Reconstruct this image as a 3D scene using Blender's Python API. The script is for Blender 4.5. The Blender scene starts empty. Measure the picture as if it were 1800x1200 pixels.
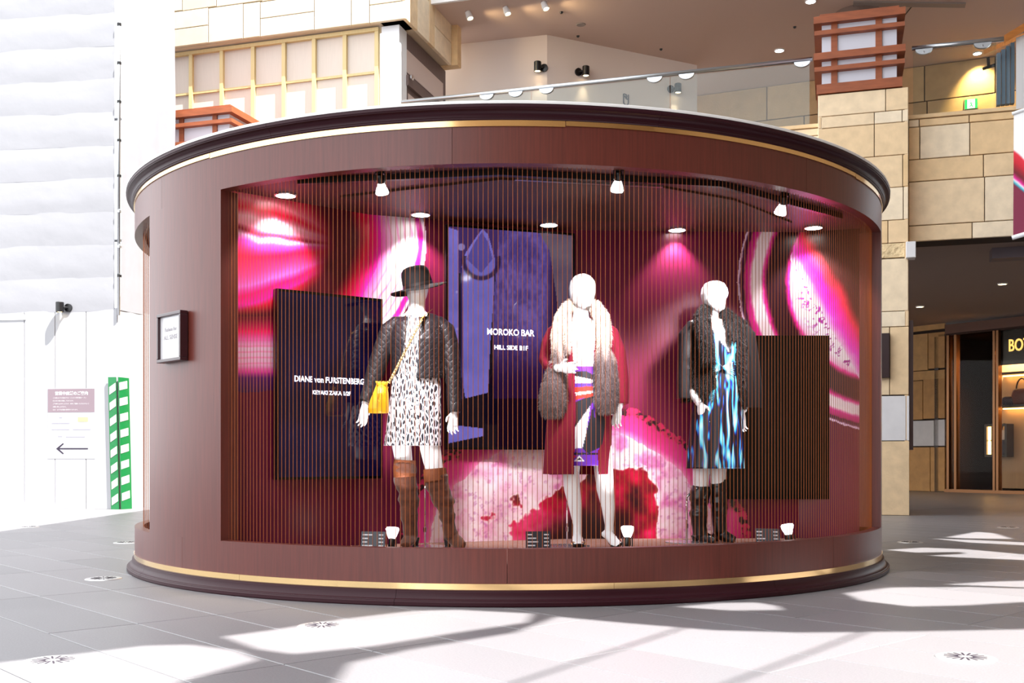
import bpy, bmesh, math, random
import numpy as np
from mathutils import Vector, Matrix

# ---------------------------------------------------------------- camera, sky, sun, exposure
F, YH, CZ = 1866.0, 802.0, 0.82          # focal length in pixels of the 1800x1200 frame, horizon row, lens height
scn = bpy.context.scene
COL = scn.collection
cam_d = bpy.data.cameras.new('camera'); cam = bpy.data.objects.new('camera', cam_d); COL.objects.link(cam)
cam.location = (0, 0, CZ); cam.rotation_euler = (math.pi/2, 0, 0)
cam_d.sensor_width = 36; cam_d.lens = F/1800*36; cam_d.shift_y = (YH-600)/1800; cam_d.clip_end = 300
scn.camera = cam
world = bpy.data.worlds.new('sky'); scn.world = world; world.use_nodes = True
bg = world.node_tree.nodes['Background']
bg.inputs[0].default_value = (0.93, 0.965, 1.0, 1); bg.inputs[1].default_value = 2.6
SUN_EL = math.radians(56)
SUN_H = Vector((-0.80, 0.60, 0))          # horizontal travel of the sunlight
SUN_DIR = (SUN_H*math.cos(SUN_EL) + Vector((0, 0, -math.sin(SUN_EL)))).normalized()
sun_d = bpy.data.lights.new('sun', 'SUN'); sun_d.energy = 14; sun_d.angle = 0.005; sun_d.color = (1, 0.97, 0.93)
sun = bpy.data.objects.new('sun', sun_d); COL.objects.link(sun)
sun.rotation_euler = SUN_DIR.to_track_quat('-Z', 'Y').to_euler(); sun.location = (15, -10, 25)
scn.view_settings.view_transform = 'Standard'; scn.view_settings.look = 'None'
scn.view_settings.gamma = 1; scn.view_settings.use_curve_mapping = False
scn.view_settings.exposure = 0.3

# ---------------------------------------------------------------- helpers
def W(u, v, d): return Vector(((u-900)/F*d, d, CZ-(v-YH)/F*d))
def floor_pt(u, v):
    d = F*CZ/(v-YH); return Vector(((u-900)/F*d, d, 0))
def lin1(c): return c/12.92 if c <= .04045 else ((c+.055)/1.055)**2.4
def lin(r, g, b): return (lin1(r/255), lin1(g/255), lin1(b/255), 1)
def linarr(a): a = np.clip(a/255.0, 0, 1); return np.where(a <= .04045, a/12.92, ((a+.055)/1.055)**2.4)

class NT:
    def __init__(s, mat): s.t = mat.node_tree; s.n = s.t.nodes; s.l = s.t.links
    def add(s, typ, **kw):
        n = s.n.new(typ)
        for k, v in kw.items():
            if k == 'i':
                for a, b in v.items(): n.inputs[a].default_value = b
            else: setattr(n, k, v)
        return n
    def link(s, a, b): s.l.new(a, b)
MATS = {}
def mat(name, col, rough=.5, metal=0., spec=.5, noise=None, bump=None, stretch=(1, 1, 1), coat=0., coat_rough=.1,
        emit=None, estr=0., rand=None, attr=False, sheen=0., alpha=None, trans=0.):
    """principled material; noise=(scale, amount), bump=(scale, strength, distance), rand=second colour mixed by object"""
    if name in MATS: return MATS[name]
    m = bpy.data.materials.new(name); m.use_nodes = True; N = NT(m); b = N.n['Principled BSDF']
    col = lin(*col) if max(col) > 1 else tuple(col)+(1,)
    b.inputs['Base Color'].default_value = col
    b.inputs['Roughness'].default_value = rough; b.inputs['Metallic'].default_value = metal
    b.inputs['Specular IOR Level'].default_value = spec
    b.inputs['Coat Weight'].default_value = coat; b.inputs['Coat Roughness'].default_value = coat_rough
    b.inputs['Sheen Weight'].default_value = sheen; b.inputs['Transmission Weight'].default_value = trans
    if emit is not None:
        b.inputs['Emission Color'].default_value = lin(*emit); b.inputs['Emission Strength'].default_value = estr
    tc = N.add('ShaderNodeTexCoord'); mp = N.add('ShaderNodeMapping'); mp.inputs['Scale'].default_value = stretch
    N.link(tc.outputs['Object'], mp.inputs['Vector'])
    src = None
    if attr:
        a = N.add('ShaderNodeAttribute', attribute_name='Col'); src = a.outputs['Color']
        if emit == 'attr': pass
    if rand is not None:
        oi = N.add('ShaderNodeObjectInfo'); mx = N.add('ShaderNodeMix', data_type='RGBA')
        mx.inputs[6].default_value = col; mx.inputs[7].default_value = lin(*rand)
        N.link(oi.outputs['Random'], mx.inputs[0]); src = mx.outputs[2]
    if noise is not None:
        nz = N.add('ShaderNodeTexNoise'); nz.inputs['Scale'].default_value = noise[0]; nz.inputs['Detail'].default_value = 5
        N.link(mp.outputs[0], nz.inputs['Vector'])
        mr = N.add('ShaderNodeMapRange'); mr.inputs[1].default_value = .3; mr.inputs[2].default_value = .7
        mr.inputs[3].default_value = 1-noise[1]; mr.inputs[4].default_value = 1+noise[1]*.6
        N.link(nz.outputs[0], mr.inputs[0])
        mu = N.add('ShaderNodeMix', data_type='RGBA', blend_type='MULTIPLY'); mu.inputs[0].default_value = 1
        if src is not None: N.link(src, mu.inputs[6])
        else: mu.inputs[6].default_value = col
        N.link(mr.outputs[0], mu.inputs[7]); src = mu.outputs[2]
    if src is not None: N.link(src, b.inputs['Base Color'])
    if bump is not None:
        nb = N.add('ShaderNodeTexNoise'); nb.inputs['Scale'].default_value = bump[0]; nb.inputs['Detail'].default_value = 4
        N.link(mp.outputs[0], nb.inputs['Vector'])
        bp = N.add('ShaderNodeBump'); bp.inputs['Strength'].default_value = bump[1]; bp.inputs['Distance'].default_value = bump[2]
        N.link(nb.outputs[0], bp.inputs['Height']); N.link(bp.outputs[0], b.inputs['Normal'])
    MATS[name] = m
    return m
def emission_mat(name, col, strength, attr=False):
    if name in MATS: return MATS[name]
    m = bpy.data.materials.new(name); m.use_nodes = True; N = NT(m); b = N.n['Principled BSDF']
    b.inputs['Base Color'].default_value = (0, 0, 0, 1) if attr else lin(*col)
    b.inputs['Emission Color'].default_value = lin(*col); b.inputs['Emission Strength'].default_value = strength
    if attr:
        a = N.add('ShaderNodeAttribute', attribute_name='Col'); N.link(a.outputs['Color'], b.inputs['Emission Color'])
        b.inputs['Roughness'].default_value = .06
    MATS[name] = m; return m

def tag(o, label=None, cat=None, group=None, kind=None):
    if label: o['label'] = label
    if cat: o['category'] = cat
    if group: o['group'] = group
    if kind: o['kind'] = kind
    return o
def empty(name, loc=(0, 0, 0), label=None, cat=None, group=None, parent=None, rz=0):
    o = bpy.data.objects.new(name, None); COL.objects.link(o); o.location = loc; o.empty_display_size = .1
    o.rotation_euler = (0, 0, rz)
    if parent: o.parent = parent
    return tag(o, label, cat, group)
def wloc(o):
    p = Vector((0, 0, 0))
    while o is not None: p = p + o.location; o = o.parent
    return p
def ob(name, me, m=None, parent=None, loc=None, smooth=False, world=False, **tags):
    """link a mesh; world=True: the mesh was built in world coordinates, shift it under its (unrotated) parent"""
    if isinstance(me, MB): me = me.mesh(name)
    o = bpy.data.objects.new(name, me); COL.objects.link(o)
    if m is not None and len(me.materials) == 0: me.materials.append(m)
    if parent is not None: o.parent = parent
    if world and parent is not None:
        off = wloc(parent); me.transform(Matrix.Translation(-off))
    if loc is not None: o.location = loc
    if smooth: me.polygons.foreach_set('use_smooth', [True]*len(me.polygons))
    return tag(o, **tags)
def recenter(o):
    """put the origin of a top-level mesh at the middle of its base"""
    me = o.data; n = len(me.vertices); a = np.empty(n*3); me.vertices.foreach_get('co', a); a = a.reshape(-1, 3)
    c = Vector(((a[:, 0].min()+a[:, 0].max())/2, (a[:, 1].min()+a[:, 1].max())/2, a[:, 2].min()))
    me.transform(Matrix.Translation(-c)); o.location = o.location + c
    return o
class MB:
    def __init__(s): s.v = []; s.f = []
    def add(s, vs, fs):
        k = len(s.v); s.v += [tuple(p) for p in vs]; s.f += [tuple(i+k for i in f) for f in fs]; return s
    def box(s, c, size, R=None):
        x, y, z = [q/2 for q in size]
        vs = [Vector(p) for p in [(-x,-y,-z),(x,-y,-z),(x,y,-z),(-x,y,-z),(-x,-y,z),(x,-y,z),(x,y,z),(-x,y,z)]]
        if R is not None: vs = [R @ p for p in vs]
        return s.add([p+Vector(c) for p in vs], [(0,3,2,1),(4,5,6,7),(0,1,5,4),(1,2,6,5),(2,3,7,6),(3,0,4,7)])
    def hexa(s, p):
        """8 corners: 4 of the near face (counter-clockwise from the front), 4 of the far face"""
        return s.add(p, [(0,1,2,3),(7,6,5,4),(0,4,5,1),(1,5,6,2),(2,6,7,3),(3,7,4,0)])
    def tube(s, pts, r, n=8, cap=True):
        pts = [Vector(p) for p in pts]; rs = r if isinstance(r, (list, tuple)) else [r]*len(pts)
        rings = []; prev = None
        for i, p in enumerate(pts):
            t = (pts[min(i+1, len(pts)-1)]-pts[max(i-1, 0)]).normalized()
            a = prev if prev is not None else (Vector((0, 0, 1)) if abs(t.z) < .9 else Vector((1, 0, 0)))
            a = (a - t*a.dot(t)).normalized(); b = t.cross(a); prev = a
            rings.append([p + (a*math.cos(k*2*math.pi/n)+b*math.sin(k*2*math.pi/n))*rs[i] for k in range(n)])
        vs = [q for rg in rings for q in rg]; fs = []
        for i in range(len(pts)-1):
            for k in range(n): fs.append((i*n+k, i*n+(k+1)%n, (i+1)*n+(k+1)%n, (i+1)*n+k))
        if cap: fs.append(tuple(range(n-1, -1, -1))); fs.append(tuple((len(pts)-1)*n+k for k in range(n)))
        return s.add(vs, fs)
    def cyl(s, a, b, r0, r1=None, n=16): return s.tube([a, b], [r0, r0 if r1 is None else r1], n)
    def lathe(s, prof, n=32, c=(0, 0, 0), R=None, a0=0, a1=2*math.pi):
        """prof: (radius, z) list turned about the z axis"""
        full = abs(a1-a0-2*math.pi) < 1e-6; m = n if full else n+1; vs = []; fs = []
        for k in range(m):
            t = a0+(a1-a0)*k/n
            for r, z in prof:
                p = Vector((r*math.sin(t), -r*math.cos(t), z)); p = R @ p if R is not None else p
                vs.append(p+Vector(c))
        q = len(prof)
        for k in range(n):
            k2 = (k+1) % m
            for i in range(q-1): fs.append((k*q+i, k2*q+i, k2*q+i+1, k*q+i+1))
        return s.add(vs, fs)
    def arc(s, prof, a0, a1, n, c):
        """closed profile swept about the vertical through c, with end caps"""
        q = len(prof); k0 = len(s.v); s.lathe(prof+[prof[0]], n, c, None, a0, a1)
        Q = q+1
        s.f.append(tuple(k0+i for i in range(q))); s.f.append(tuple(k0+n*Q+i for i in range(q-1, -1, -1)))
        return s
    def poly(s, pts, th):
        """flat polygon in the xy plane, extruded down by th"""
        n = len(pts); a = [Vector(p) for p in pts]; b = [p-Vector((0, 0, th)) for p in a]
        return s.add(a+b, [tuple(range(n)), tuple(range(2*n-1, n-1, -1))]+[(i, n+i, n+(i+1)%n, (i+1)%n) for i in range(n)])
    def mesh(s, name):
        me = bpy.data.meshes.new(name); me.from_pydata(s.v, [], s.f); me.validate(); me.update()
        bm = bmesh.new(); bm.from_mesh(me); bmesh.ops.remove_doubles(bm, verts=bm.verts, dist=1e-6)
        bmesh.ops.recalc_face_normals(bm, faces=bm.faces); bm.to_mesh(me); bm.free()
        return me
def autosmooth(o, ang=35):
    me = o.data; bm = bmesh.new(); bm.from_mesh(me)
    for f in bm.faces: f.smooth = True
    for e in bm.edges:
        if len(e.link_faces) == 2 and e.calc_face_angle(0) > math.radians(ang): e.smooth = False
    bm.to_mesh(me); bm.free(); return o
def rotz(a): return Matrix.Rotation(a, 3, 'Z')

class Plane:
    """vertical wall plane through (x, y) running along angle a (nearer to the right for positive a)"""
    def __init__(s, x, y, a):
        a = math.radians(a); s.o = Vector((x, y, 0)); s.e = Vector((math.cos(a), -math.sin(a), 0)); s.n = Vector((-math.sin(a), -math.cos(a), 0))
    def px(s, u, v=YH):
        k = (u-900)/F; d = (s.o.x*s.e.y - s.o.y*s.e.x)/(k*s.e.y-s.e.x)
        p = Vector((k*d, d, CZ-(v-YH)/F*d)); return (p-s.o).dot(s.e), p.z
    def P(s, t, z, out=0.): return s.o + s.e*t + s.n*out + Vector((0, 0, z))
    def hexa(s, mb, s0, s1, z0, z1, out, back, ch=0.):
        """block on the wall: front face at out, rear at back, optional chamfer"""
        if ch <= 0:
            return mb.hexa([s.P(s0,z0,out), s.P(s1,z0,out), s.P(s1,z1,out), s.P(s0,z1,out), s.P(s0,z0,back), s.P(s1,z0,back), s.P(s1,z1,back), s.P(s0,z1,back)])
        A = [s.P(s0+ch,z0+ch,out), s.P(s1-ch,z0+ch,out), s.P(s1-ch,z1-ch,out), s.P(s0+ch,z1-ch,out)]
        B = [s.P(s0,z0,out-ch), s.P(s1,z0,out-ch), s.P(s1,z1,out-ch), s.P(s0,z1,out-ch)]
        C = [s.P(s0,z0,back), s.P(s1,z0,back), s.P(s1,z1,back), s.P(s0,z1,back)]
        q = [(0,1,2,3)]+[(i,4+i,4+(i+1)%4,(i+1)%4) for i in range(4)]+[(4+i,8+i,8+(i+1)%4,4+(i+1)%4) for i in range(4)]
        return mb.add(A+B+C, q)
    def rot(s): return math.atan2(s.e.y, s.e.x)

FONT = bpy.data.fonts.load('<builtin>') if '<builtin>' in bpy.data.fonts else None
def text(name, s, size, m, parent=None, M4=None, extrude=.0004, align='CENTER', bold=0., xs=1.0, fit=None):
    """flat lettering as a mesh; M4 maps the text plane (x right, y up, z out) to the world"""
    cu = bpy.data.curves.new(name, 'FONT'); cu.body = s; cu.size = size; cu.align_x = align; cu.align_y = 'CENTER'
    cu.extrude = extrude; cu.offset = bold; cu.resolution_u = 3
    t = bpy.data.objects.new(name, cu); COL.objects.link(t)
    dg = bpy.context.evaluated_depsgraph_get(); dg.update()
    me = bpy.data.meshes.new_from_object(t.evaluated_get(dg)); me.name = name
    bpy.data.objects.remove(t); bpy.data.curves.remove(cu)
    me.materials.clear()
    if fit:
        co = verts_np(me); sx = fit[0]/np.ptp(co[:, 0]); sy = fit[1]/np.ptp(co[:, 1]); cx_ = 0 if align == 'LEFT' else (co[:, 0].min()+co[:, 0].max())/2; cy_ = (co[:, 1].min()+co[:, 1].max())/2
        me.transform(Matrix.Diagonal((sx, sy, 1, 1)) @ Matrix.Translation((-cx_, -cy_, 0)))
    if xs != 1.0: me.transform(Matrix.Diagonal((xs, 1, 1, 1)))
    if M4 is not None: me.transform(M4)
    return ob(name, me, m, parent, world=True)
def frame4(p, ex, ey):
    ex = ex.normalized(); ey = ey.normalized(); ez = ex.cross(ey)
    M = Matrix.Identity(4)
    for i in range(3): M[i][0], M[i][1], M[i][2], M[i][3] = ex[i], ey[i], ez[i], p[i]
    return M

# value noise for the printed pictures
def vnoise(x, y, seed=0):
    r = np.random.RandomState(seed).rand(257, 257)
    xi = np.floor(x).astype(int); yi = np.floor(y).astype(int); fx = x-xi; fy = y-yi
    fx = fx*fx*(3-2*fx); fy = fy*fy*(3-2*fy); a = xi % 256; b = yi % 256; a2 = (xi+1) % 256; b2 = (yi+1) % 256
    return (r[a, b]*(1-fx)+r[a2, b]*fx)*(1-fy)+(r[a, b2]*(1-fx)+r[a2, b2]*fx)*fy
def fbm(x, y, seed=0, o=4):
    t = 0; w = .5; n = 0
    for k in range(o): t = t+w*vnoise(x*2**k, y*2**k, seed+k); n += w; w *= .5
    return t/n
def ramp(t, stops):
    xs = [s[0] for s in stops]; return np.stack([np.interp(t, xs, [s[1][i] for s in stops]) for i in range(3)], -1)
def mixc(a, b, t): t = np.clip(t, 0, 1)[..., None]; return a*(1-t)+np.asarray(b, float)*t
def sstep(a, b, x): t = np.clip((x-a)/(b-a), 0, 1); return t*t*(3-2*t)
def inpoly(u, v, P):
    r = np.zeros(u.shape, bool); n = len(P)
    for i in range(n):
        x0, y0 = P[i]; x1, y1 = P[(i+1) % n]
        if y0 == y1: continue
        c = ((y0 > v) != (y1 > v)) & (u < (x1-x0)*(v-y0)/(y1-y0)+x0); r ^= c
    return r
def set_col(me, rgb):
    """rgb: (n verts, 3) sRGB 0..255"""
    at = me.color_attributes.new('Col', 'FLOAT_COLOR', 'POINT')
    a = np.ones((len(me.vertices), 4), np.float32); a[:, :3] = linarr(rgb); at.data.foreach_set('color', a.ravel())
def proj(co):
    return co[:, 0]/co[:, 1]*F+900, YH-(co[:, 2]-CZ)/co[:, 1]*F
def verts_np(me):
    a = np.empty(len(me.vertices)*3); me.vertices.foreach_get('co', a); return a.reshape(-1, 3)
def grid_mesh(name, p00, p10, p01, p11, nx, ny):
    """bilinear grid"""
    p00, p10, p01, p11 = [np.array(p, float) for p in (p00, p10, p01, p11)]
    a = np.linspace(0, 1, nx+1)[None, :, None]; b = np.linspace(0, 1, ny+1)[:, None, None]
    v = ((p00*(1-a)+p10*a)*(1-b)+(p01*(1-a)+p11*a)*b).reshape(-1, 3)
    i = (np.arange(ny)[:, None]*(nx+1)+np.arange(nx)[None, :]).ravel()
    f = np.stack([i, i+1, i+nx+2, i+nx+1], 1)
    me = bpy.data.meshes.new(name); me.from_pydata(v.tolist(), [], f.tolist()); return me

# ---------------------------------------------------------------- materials
WOOD = mat('kiosk_wood', (98, 40, 31), rough=.36, spec=.6, noise=(9, .22), stretch=(9, 9, .35), bump=(14, .08, .002))
WOOD_DK = mat('kiosk_moulding', (50, 15, 25), rough=.42, spec=.22)
BRASS = mat('brass', (244, 208, 150), rough=.14, metal=1., noise=(3, .06))
STRING = mat('gold_string', (168, 92, 40), rough=.42, metal=.4)
LIDW = mat('kiosk_lid_white', (240, 238, 236), rough=.5)
INWOOD = mat('kiosk_ceiling', (78, 36, 40), rough=.5, noise=(8, .1), stretch=(4, 1, 1))
INWOOD_SHADE = mat('kiosk_ceiling_shade', (58, 33, 27), rough=.5, noise=(8, .12), stretch=(4, 1, 1))  # darker copy of the ceiling wood, standing for shade
CARPET = mat('stage_carpet', (150, 112, 100), rough=.95, noise=(60, .25), bump=(160, .4, .004))
MURAL = mat('agate_print', (150, 30, 70), rough=.32, attr=True, spec=.5)
BLACK = mat('black_metal', (16, 15, 17), rough=.35)
BLACKG = mat('black_gloss', (8, 8, 10), rough=.08)
CHROME = mat('chrome', (225, 225, 228), rough=.12, metal=1.)
STEEL = mat('brushed_steel', (190, 194, 198), rough=.3, metal=1.)
STONE = mat('sandstone', (240, 222, 194), rough=.75, rand=(228, 192, 142), noise=(7, .1), bump=(30, .35, .01))
STONE_R = mat('sandstone_rough', (232, 205, 160), rough=.85, noise=(9, .2), bump=(16, 1, .05))
STONE_W = mat('white_stone', (222, 220, 222), rough=.6, noise=(6, .05))
STONE_C = mat('cream_stone', (216, 202, 180), rough=.7, rand=(208, 190, 160), noise=(6, .06))
JOINT = mat('joint', (60, 46, 38), rough=.9)
FLOORT = mat('granite_tile', (120, 118, 121), rough=.4, rand=(132, 129, 132), noise=(120, .16), spec=.75, bump=(220, .12, .002))
GROUT = mat('grout', (52, 50, 52), rough=.9)
WHITE = mat('white_paint', (238, 239, 242), rough=.5)
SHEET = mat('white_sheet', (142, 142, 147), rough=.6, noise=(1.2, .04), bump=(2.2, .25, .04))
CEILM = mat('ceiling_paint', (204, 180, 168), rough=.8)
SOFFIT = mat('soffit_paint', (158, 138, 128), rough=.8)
WALLP = mat('wall_paint', (226, 212, 204), rough=.8)
RUST = mat('lantern_wood', (150, 78, 42), rough=.55, noise=(5, .2), stretch=(1, 1, 5), bump=(20, .15, .004))
PAPER = mat('lantern_paper', (205, 205, 216), rough=.6)
LATT = mat('lattice_wood', (206, 182, 130), rough=.55, noise=(6, .06), stretch=(6, 6, .5))
LATTP = mat('lattice_panel', (206, 192, 180), rough=.6, noise=(9, .04), stretch=(12, 12, .4))
def glass_mat(name='clear_glass', ior=1.45):
    m = bpy.data.materials.new(name); m.use_nodes = True; N = NT(m); N.n.remove(N.n['Principled BSDF'])
    t = N.add('ShaderNodeBsdfTransparent'); t.inputs[0].default_value = (.9, .95, .94, 1) if ior > 1.3 else (.94, .91, .87, 1)
    g = N.add('ShaderNodeBsdfGlossy'); g.inputs['Roughness'].default_value = .02
    fr = N.add('ShaderNodeFresnel'); fr.inputs[0].default_value = ior
    mx = N.add('ShaderNodeMixShader'); N.link(fr.outputs[0], mx.inputs[0]); N.link(t.outputs[0], mx.inputs[1]); N.link(g.outputs[0], mx.inputs[2])
    N.link(mx.outputs[0], N.n['Material Output'].inputs[0]); MATS[name] = m; return m
GLASS = glass_mat()
LAMPW = emission_mat('lamp_white', (255, 250, 246), 14)
LAMPWARM = emission_mat('lamp_warm', (255, 226, 170), 8)

def spot(name, loc, target, energy, size, blend, col=(1, 1, 1), r=.03, parent=None):
    d = bpy.data.lights.new(name, 'SPOT'); d.energy = energy; d.spot_size = math.radians(size); d.spot_blend = blend
    d.color = col; d.shadow_soft_size = r
    o = bpy.data.objects.new(name, d); COL.objects.link(o)
    loc = Vector(loc); o.rotation_euler = (Vector(target)-loc).to_track_quat('-Z', 'Y').to_euler()
    if parent is not None: o.parent = parent; loc = loc-wloc(parent)
    o.location = loc; return o

# ---------------------------------------------------------------- floor
U = Vector((.676, -.737, 0)).normalized(); V_ = Vector((-U.y, U.x, 0))
TW, TL, GAP = .4235, 1.385, .005
fl = MB(); fl.box((6, 14, -.05), (60, 60, .06))
floor = ob('floor', fl, GROUT); tag(floor, 'grey granite paved floor of the covered plaza', 'floor', kind='structure')
def tile_mesh(l, w, h=.02):
    mb = MB(); c = .0025; x, y = l/2, w/2
    A = [(-x+c,-y+c,0),(x-c,-y+c,0),(x-c,y-c,0),(-x+c,y-c,0)]; B = [(-x,-y,-c),(x,-y,-c),(x,y,-c),(-x,y,-c)]; C = [(a,b,-h) for a,b,_ in B]
    mb.add(A+B+C, [(0,1,2,3)]+[(i,4+i,4+(i+1)%4,(i+1)%4) for i in range(4)]+[(4+i,8+i,8+(i+1)%4,4+(i+1)%4) for i in range(4)])
    return mb
tm = tile_mesh(TL-GAP, TW-GAP).mesh('tile'); tm.materials.append(FLOORT)
cands = []
rng = random.Random(5)
for j in range(-22, 62):
    for i in range(-40, 30):
        a = -5.08+TL*(i+.5)+(0 if j % 2 == 0 else TL*.5*(j % 4 == 3)); b = 1.742+TW*(j+.5)
        c = U*a+V_*b
        if c.y < .6: 
            continue
        if abs(c.x) > .55*c.y+1.4 or c.y > 26: continue
        if (c.x+.028)**2+(c.y-8.7)**2 < 2.2**2: continue
        cands.append((c.y**3 if c.y > 1.9 else 1e6, c))
cands.sort(key=lambda t: t[0])
rz_t = math.atan2(U.y, U.x)
for k, (_, c) in enumerate(cands[:300]):
    o = bpy.data.objects.new('tile', tm); COL.objects.link(o); o.parent = floor; o.location = (c.x, c.y, 0); o.rotation_euler = (0, 0, rz_t)
rest = MB(); tv = [Vector(v.co) for v in tm.vertices]; tf = [tuple(p.vertices) for p in tm.polygons]; Rt = rotz(rz_t)
for _, c in cands[300:]: rest.add([Rt @ p + c for p in tv], tf)
me = bpy.data.meshes.new('far_tiles'); me.from_pydata(rest.v, [], rest.f)
ob('far_tiles', me, FLOORT, floor, kind='stuff')

# ---------------------------------------------------------------- unseen opaque roof added to mask the sun, openings shaped for the floor patches
RZ = 12.0
def to_sun_mask(p): return Vector((p.x, p.y, 0)) - SUN_DIR*(RZ/(-SUN_DIR.z))
HOLES = [
 [(-160,1200),(0,1163),(120,1150),(250,1134),(330,1132),(420,1143),(458,1160),(400,1176),(330,1196),(270,1225),(190,1300),(-200,1400)],
 [(388,1118),(470,1107),(600,1087),(720,1073),(800,1071),(940,1078),(930,1094),(800,1113),(660,1136),(520,1150),(450,1140)],
 [(975,1083),(1080,1093),(1250,1107),(1400,1111),(1600,1109),(1800,1105),(2100,1098),(2100,1400),(420,1400),(560,1230),(596,1185),(610,1164),(720,1140),(900,1111)],
 [(1185,1066),(1260,1059),(1330,1058),(1370,1065),(1380,1072),(1290,1073)],
 [(1480,1042),(1560,1032),(1700,1031),(1800,1034),(2000,1037),(2000,1062),(1800,1058),(1700,1064),(1600,1066),(1510,1055)],
 [(1650,1027),(1730,1022),(1800,1020),(2000,1018),(2000,1031),(1800,1032),(1720,1029)],
 [(1555,966),(1620,962),(1700,965),(1800,974),(1930,983),(1930,992),(1800,984),(1680,979),(1630,976),(1690,973),(1690,970),(1610,971)],
 [(1636,946),(1720,949),(1800,953),(1950,958),(1950,962),(1800,958),(1700,953)],
 [(1660,944),(1715,934),(1750,937),(1783,947),(1700,946)],
]
bm = bmesh.new(); edges = []
def loop(pts):
    vs = [bm.verts.new(p) for p in pts]
    for i in range(len(vs)): edges.append(bm.edges.new((vs[i], vs[(i+1) % len(vs)])))
Z = Vector((0, 0, RZ))
FR = [(-5.6, -9), (30, -9), (30, 44), (-8, 44), (-7.3, 22.35), (-3.8, 19.75), (-3.9, 17.6), (-5.6, 16.3)]     # shaded ground outline
loop([to_sun_mask(Vector((x, y, 0))) + Vector((0, 0, 0)) for x, y in FR])
for h in HOLES: loop([to_sun_mask(floor_pt(*p)) for p in h])
bmesh.ops.triangle_fill(bm, edges=edges, use_beauty=True)
me = bpy.data.meshes.new('sun_mask_roof'); bm.to_mesh(me); bm.free()
roof = ob('sun_mask_roof', me, mat('sun_mask_panel', (200, 200, 202), rough=.7)); md = roof.modifiers.new('thick', 'SOLIDIFY'); md.thickness = .05; md.offset = 0
tag(roof, 'unseen added roof sheet with openings shaped for sun patches on the floor', 'roof', kind='structure')
for a, b, r in (((1215,1098),(860,1215),.012), ((1525,1108),(1270,1205),.012)):
    p, q = to_sun_mask(floor_pt(*a)), to_sun_mask(floor_pt(*b)); dv = (q-p).normalized()*.3
    ob('sun_mask_bar', MB().tube([p-dv, q+dv], r, 8), STEEL, roof, world=True)  # bars added to lay faint diagonal shade across the sun pool

# unseen walls added to the right and behind the viewer to cut daylight
o = ob('light_block_right', MB().box((14.2, 3, 5.6), (1.2, 26, 11.2)), LIGHT_BLOCK_STONE := mat('light_block_stone', (176, 150, 124), rough=.8, noise=(1.5, .15))); tag(o, 'unseen plain wall added on the right to block daylight', 'wall', kind='structure')
o = ob('light_block_behind', MB().box((6.5, -9.5, 5.7), (22, 1, 11.4)), LIGHT_BLOCK_STONE); tag(o, 'unseen plain wall added behind the viewer to block daylight', 'wall', kind='structure')
# ---------------------------------------------------------------- round kiosk
KC = Vector((-.028, 8.7, 0)); KR = 2.888
D2R = math.pi/180
def phi_of(u, r=KR):
    """angle on the near half of the circle whose point projects to column u"""
    lo, hi = -70.2*D2R, 70.2*D2R
    for _ in range(60):
        m = (lo+hi)/2; x = KC.x+r*math.sin(m); d = KC.y-r*math.cos(m)
        if x/d*F+900 < u: lo = m
        else: hi = m
    return (lo+hi)/2
kiosk = empty('display_kiosk', KC, 'round brown wooden display kiosk with gold string windows and brass bands', 'kiosk')
def karc(name, prof, a0, a1, m, n=None, smooth=True, parent=None):
    mb = MB(); mb.arc(prof, a0, a1, n or max(3, int(abs(a1-a0)/D2R/2)), (0, 0, 0))
    o = ob(name, mb, m, parent or kiosk)
    if smooth: autosmooth(o, 25)
    return o
zl, zf0, zb0, zb1, zt = .314, 2.425, 2.627, 2.660, 2.734
A_L0, A_L1 = phi_of(263), phi_of(388)            # left pillar
A_R0 = phi_of(1548.5)                             # right jamb
# plinth ring in curved boards, with its sill
for k in range(8):
    a = (-180+45*k)*D2R+phi_of(320)-(-45*D2R); karc('plinth_board', [(KR-.066, .0), (KR, .0), (KR, zl), (KR-.066, zl)], a+.0004, a+45*D2R-.0004, WOOD)
# fascia ring
a_s = phi_of(284)
for k in range(8):
    a = a_s+45*D2R*(k-2); karc('fascia_board', [(KR-.075, zf0), (KR, zf0), (KR, 2.665), (KR-.075, 2.665)], a+.0004, a+45*D2R-.0004, WOOD)
# brass bands: straight-ended strips with visible joints
jb = phi_of(994)
for k in range(8):
    a = jb+45*D2R*(k-4); dz = .006*((k % 2) == 0)
    karc('brass_strip', [(KR+.0005, zb0+dz), (KR+.006, zb0+dz), (KR+.006, zb1+dz*.4), (KR+.0005, zb1+dz*.4)], a+.0006, a+45*D2R-.0006, BRASS, n=48)
for k in range(8):
    a = phi_of(422)+45*D2R*(k-3)
    karc('brass_strip', [(KR+.0005, .088), (KR+.006, .088), (KR+.006, .122), (KR+.0005, .122)], a+.0003, a+45*D2R-.0003, BRASS, n=48)
def cove(p, q, n=6, out=True):
    r = []
    for i in range(n+1):
        t = i/n*math.pi/2; s, c = math.sin(t), math.cos(t)
        r.append((p[0]+(q[0]-p[0])*(1-c if out else s), p[1]+(q[1]-p[1])*(s if out else 1-c)))
    return r
crown = [(KR-.05, 2.66), (KR+.010, 2.66), (KR+.014, 2.665), (KR+.014, 2.671), (KR+.018, 2.674)] + cove((KR+.018, 2.675), (KR+.046, 2.707)) + \
        [(KR+.052, 2.709), (KR+.053, 2.713), (KR+.058, 2.716), (KR+.059, 2.722), (KR+.056, zt), (KR-.05, zt)]
for k in range(8): karc('crown_moulding', crown, a_s+.4+45*D2R*(k-2)+.0003, a_s+.4+45*D2R*(k-1)-.0003, WOOD_DK)
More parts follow.
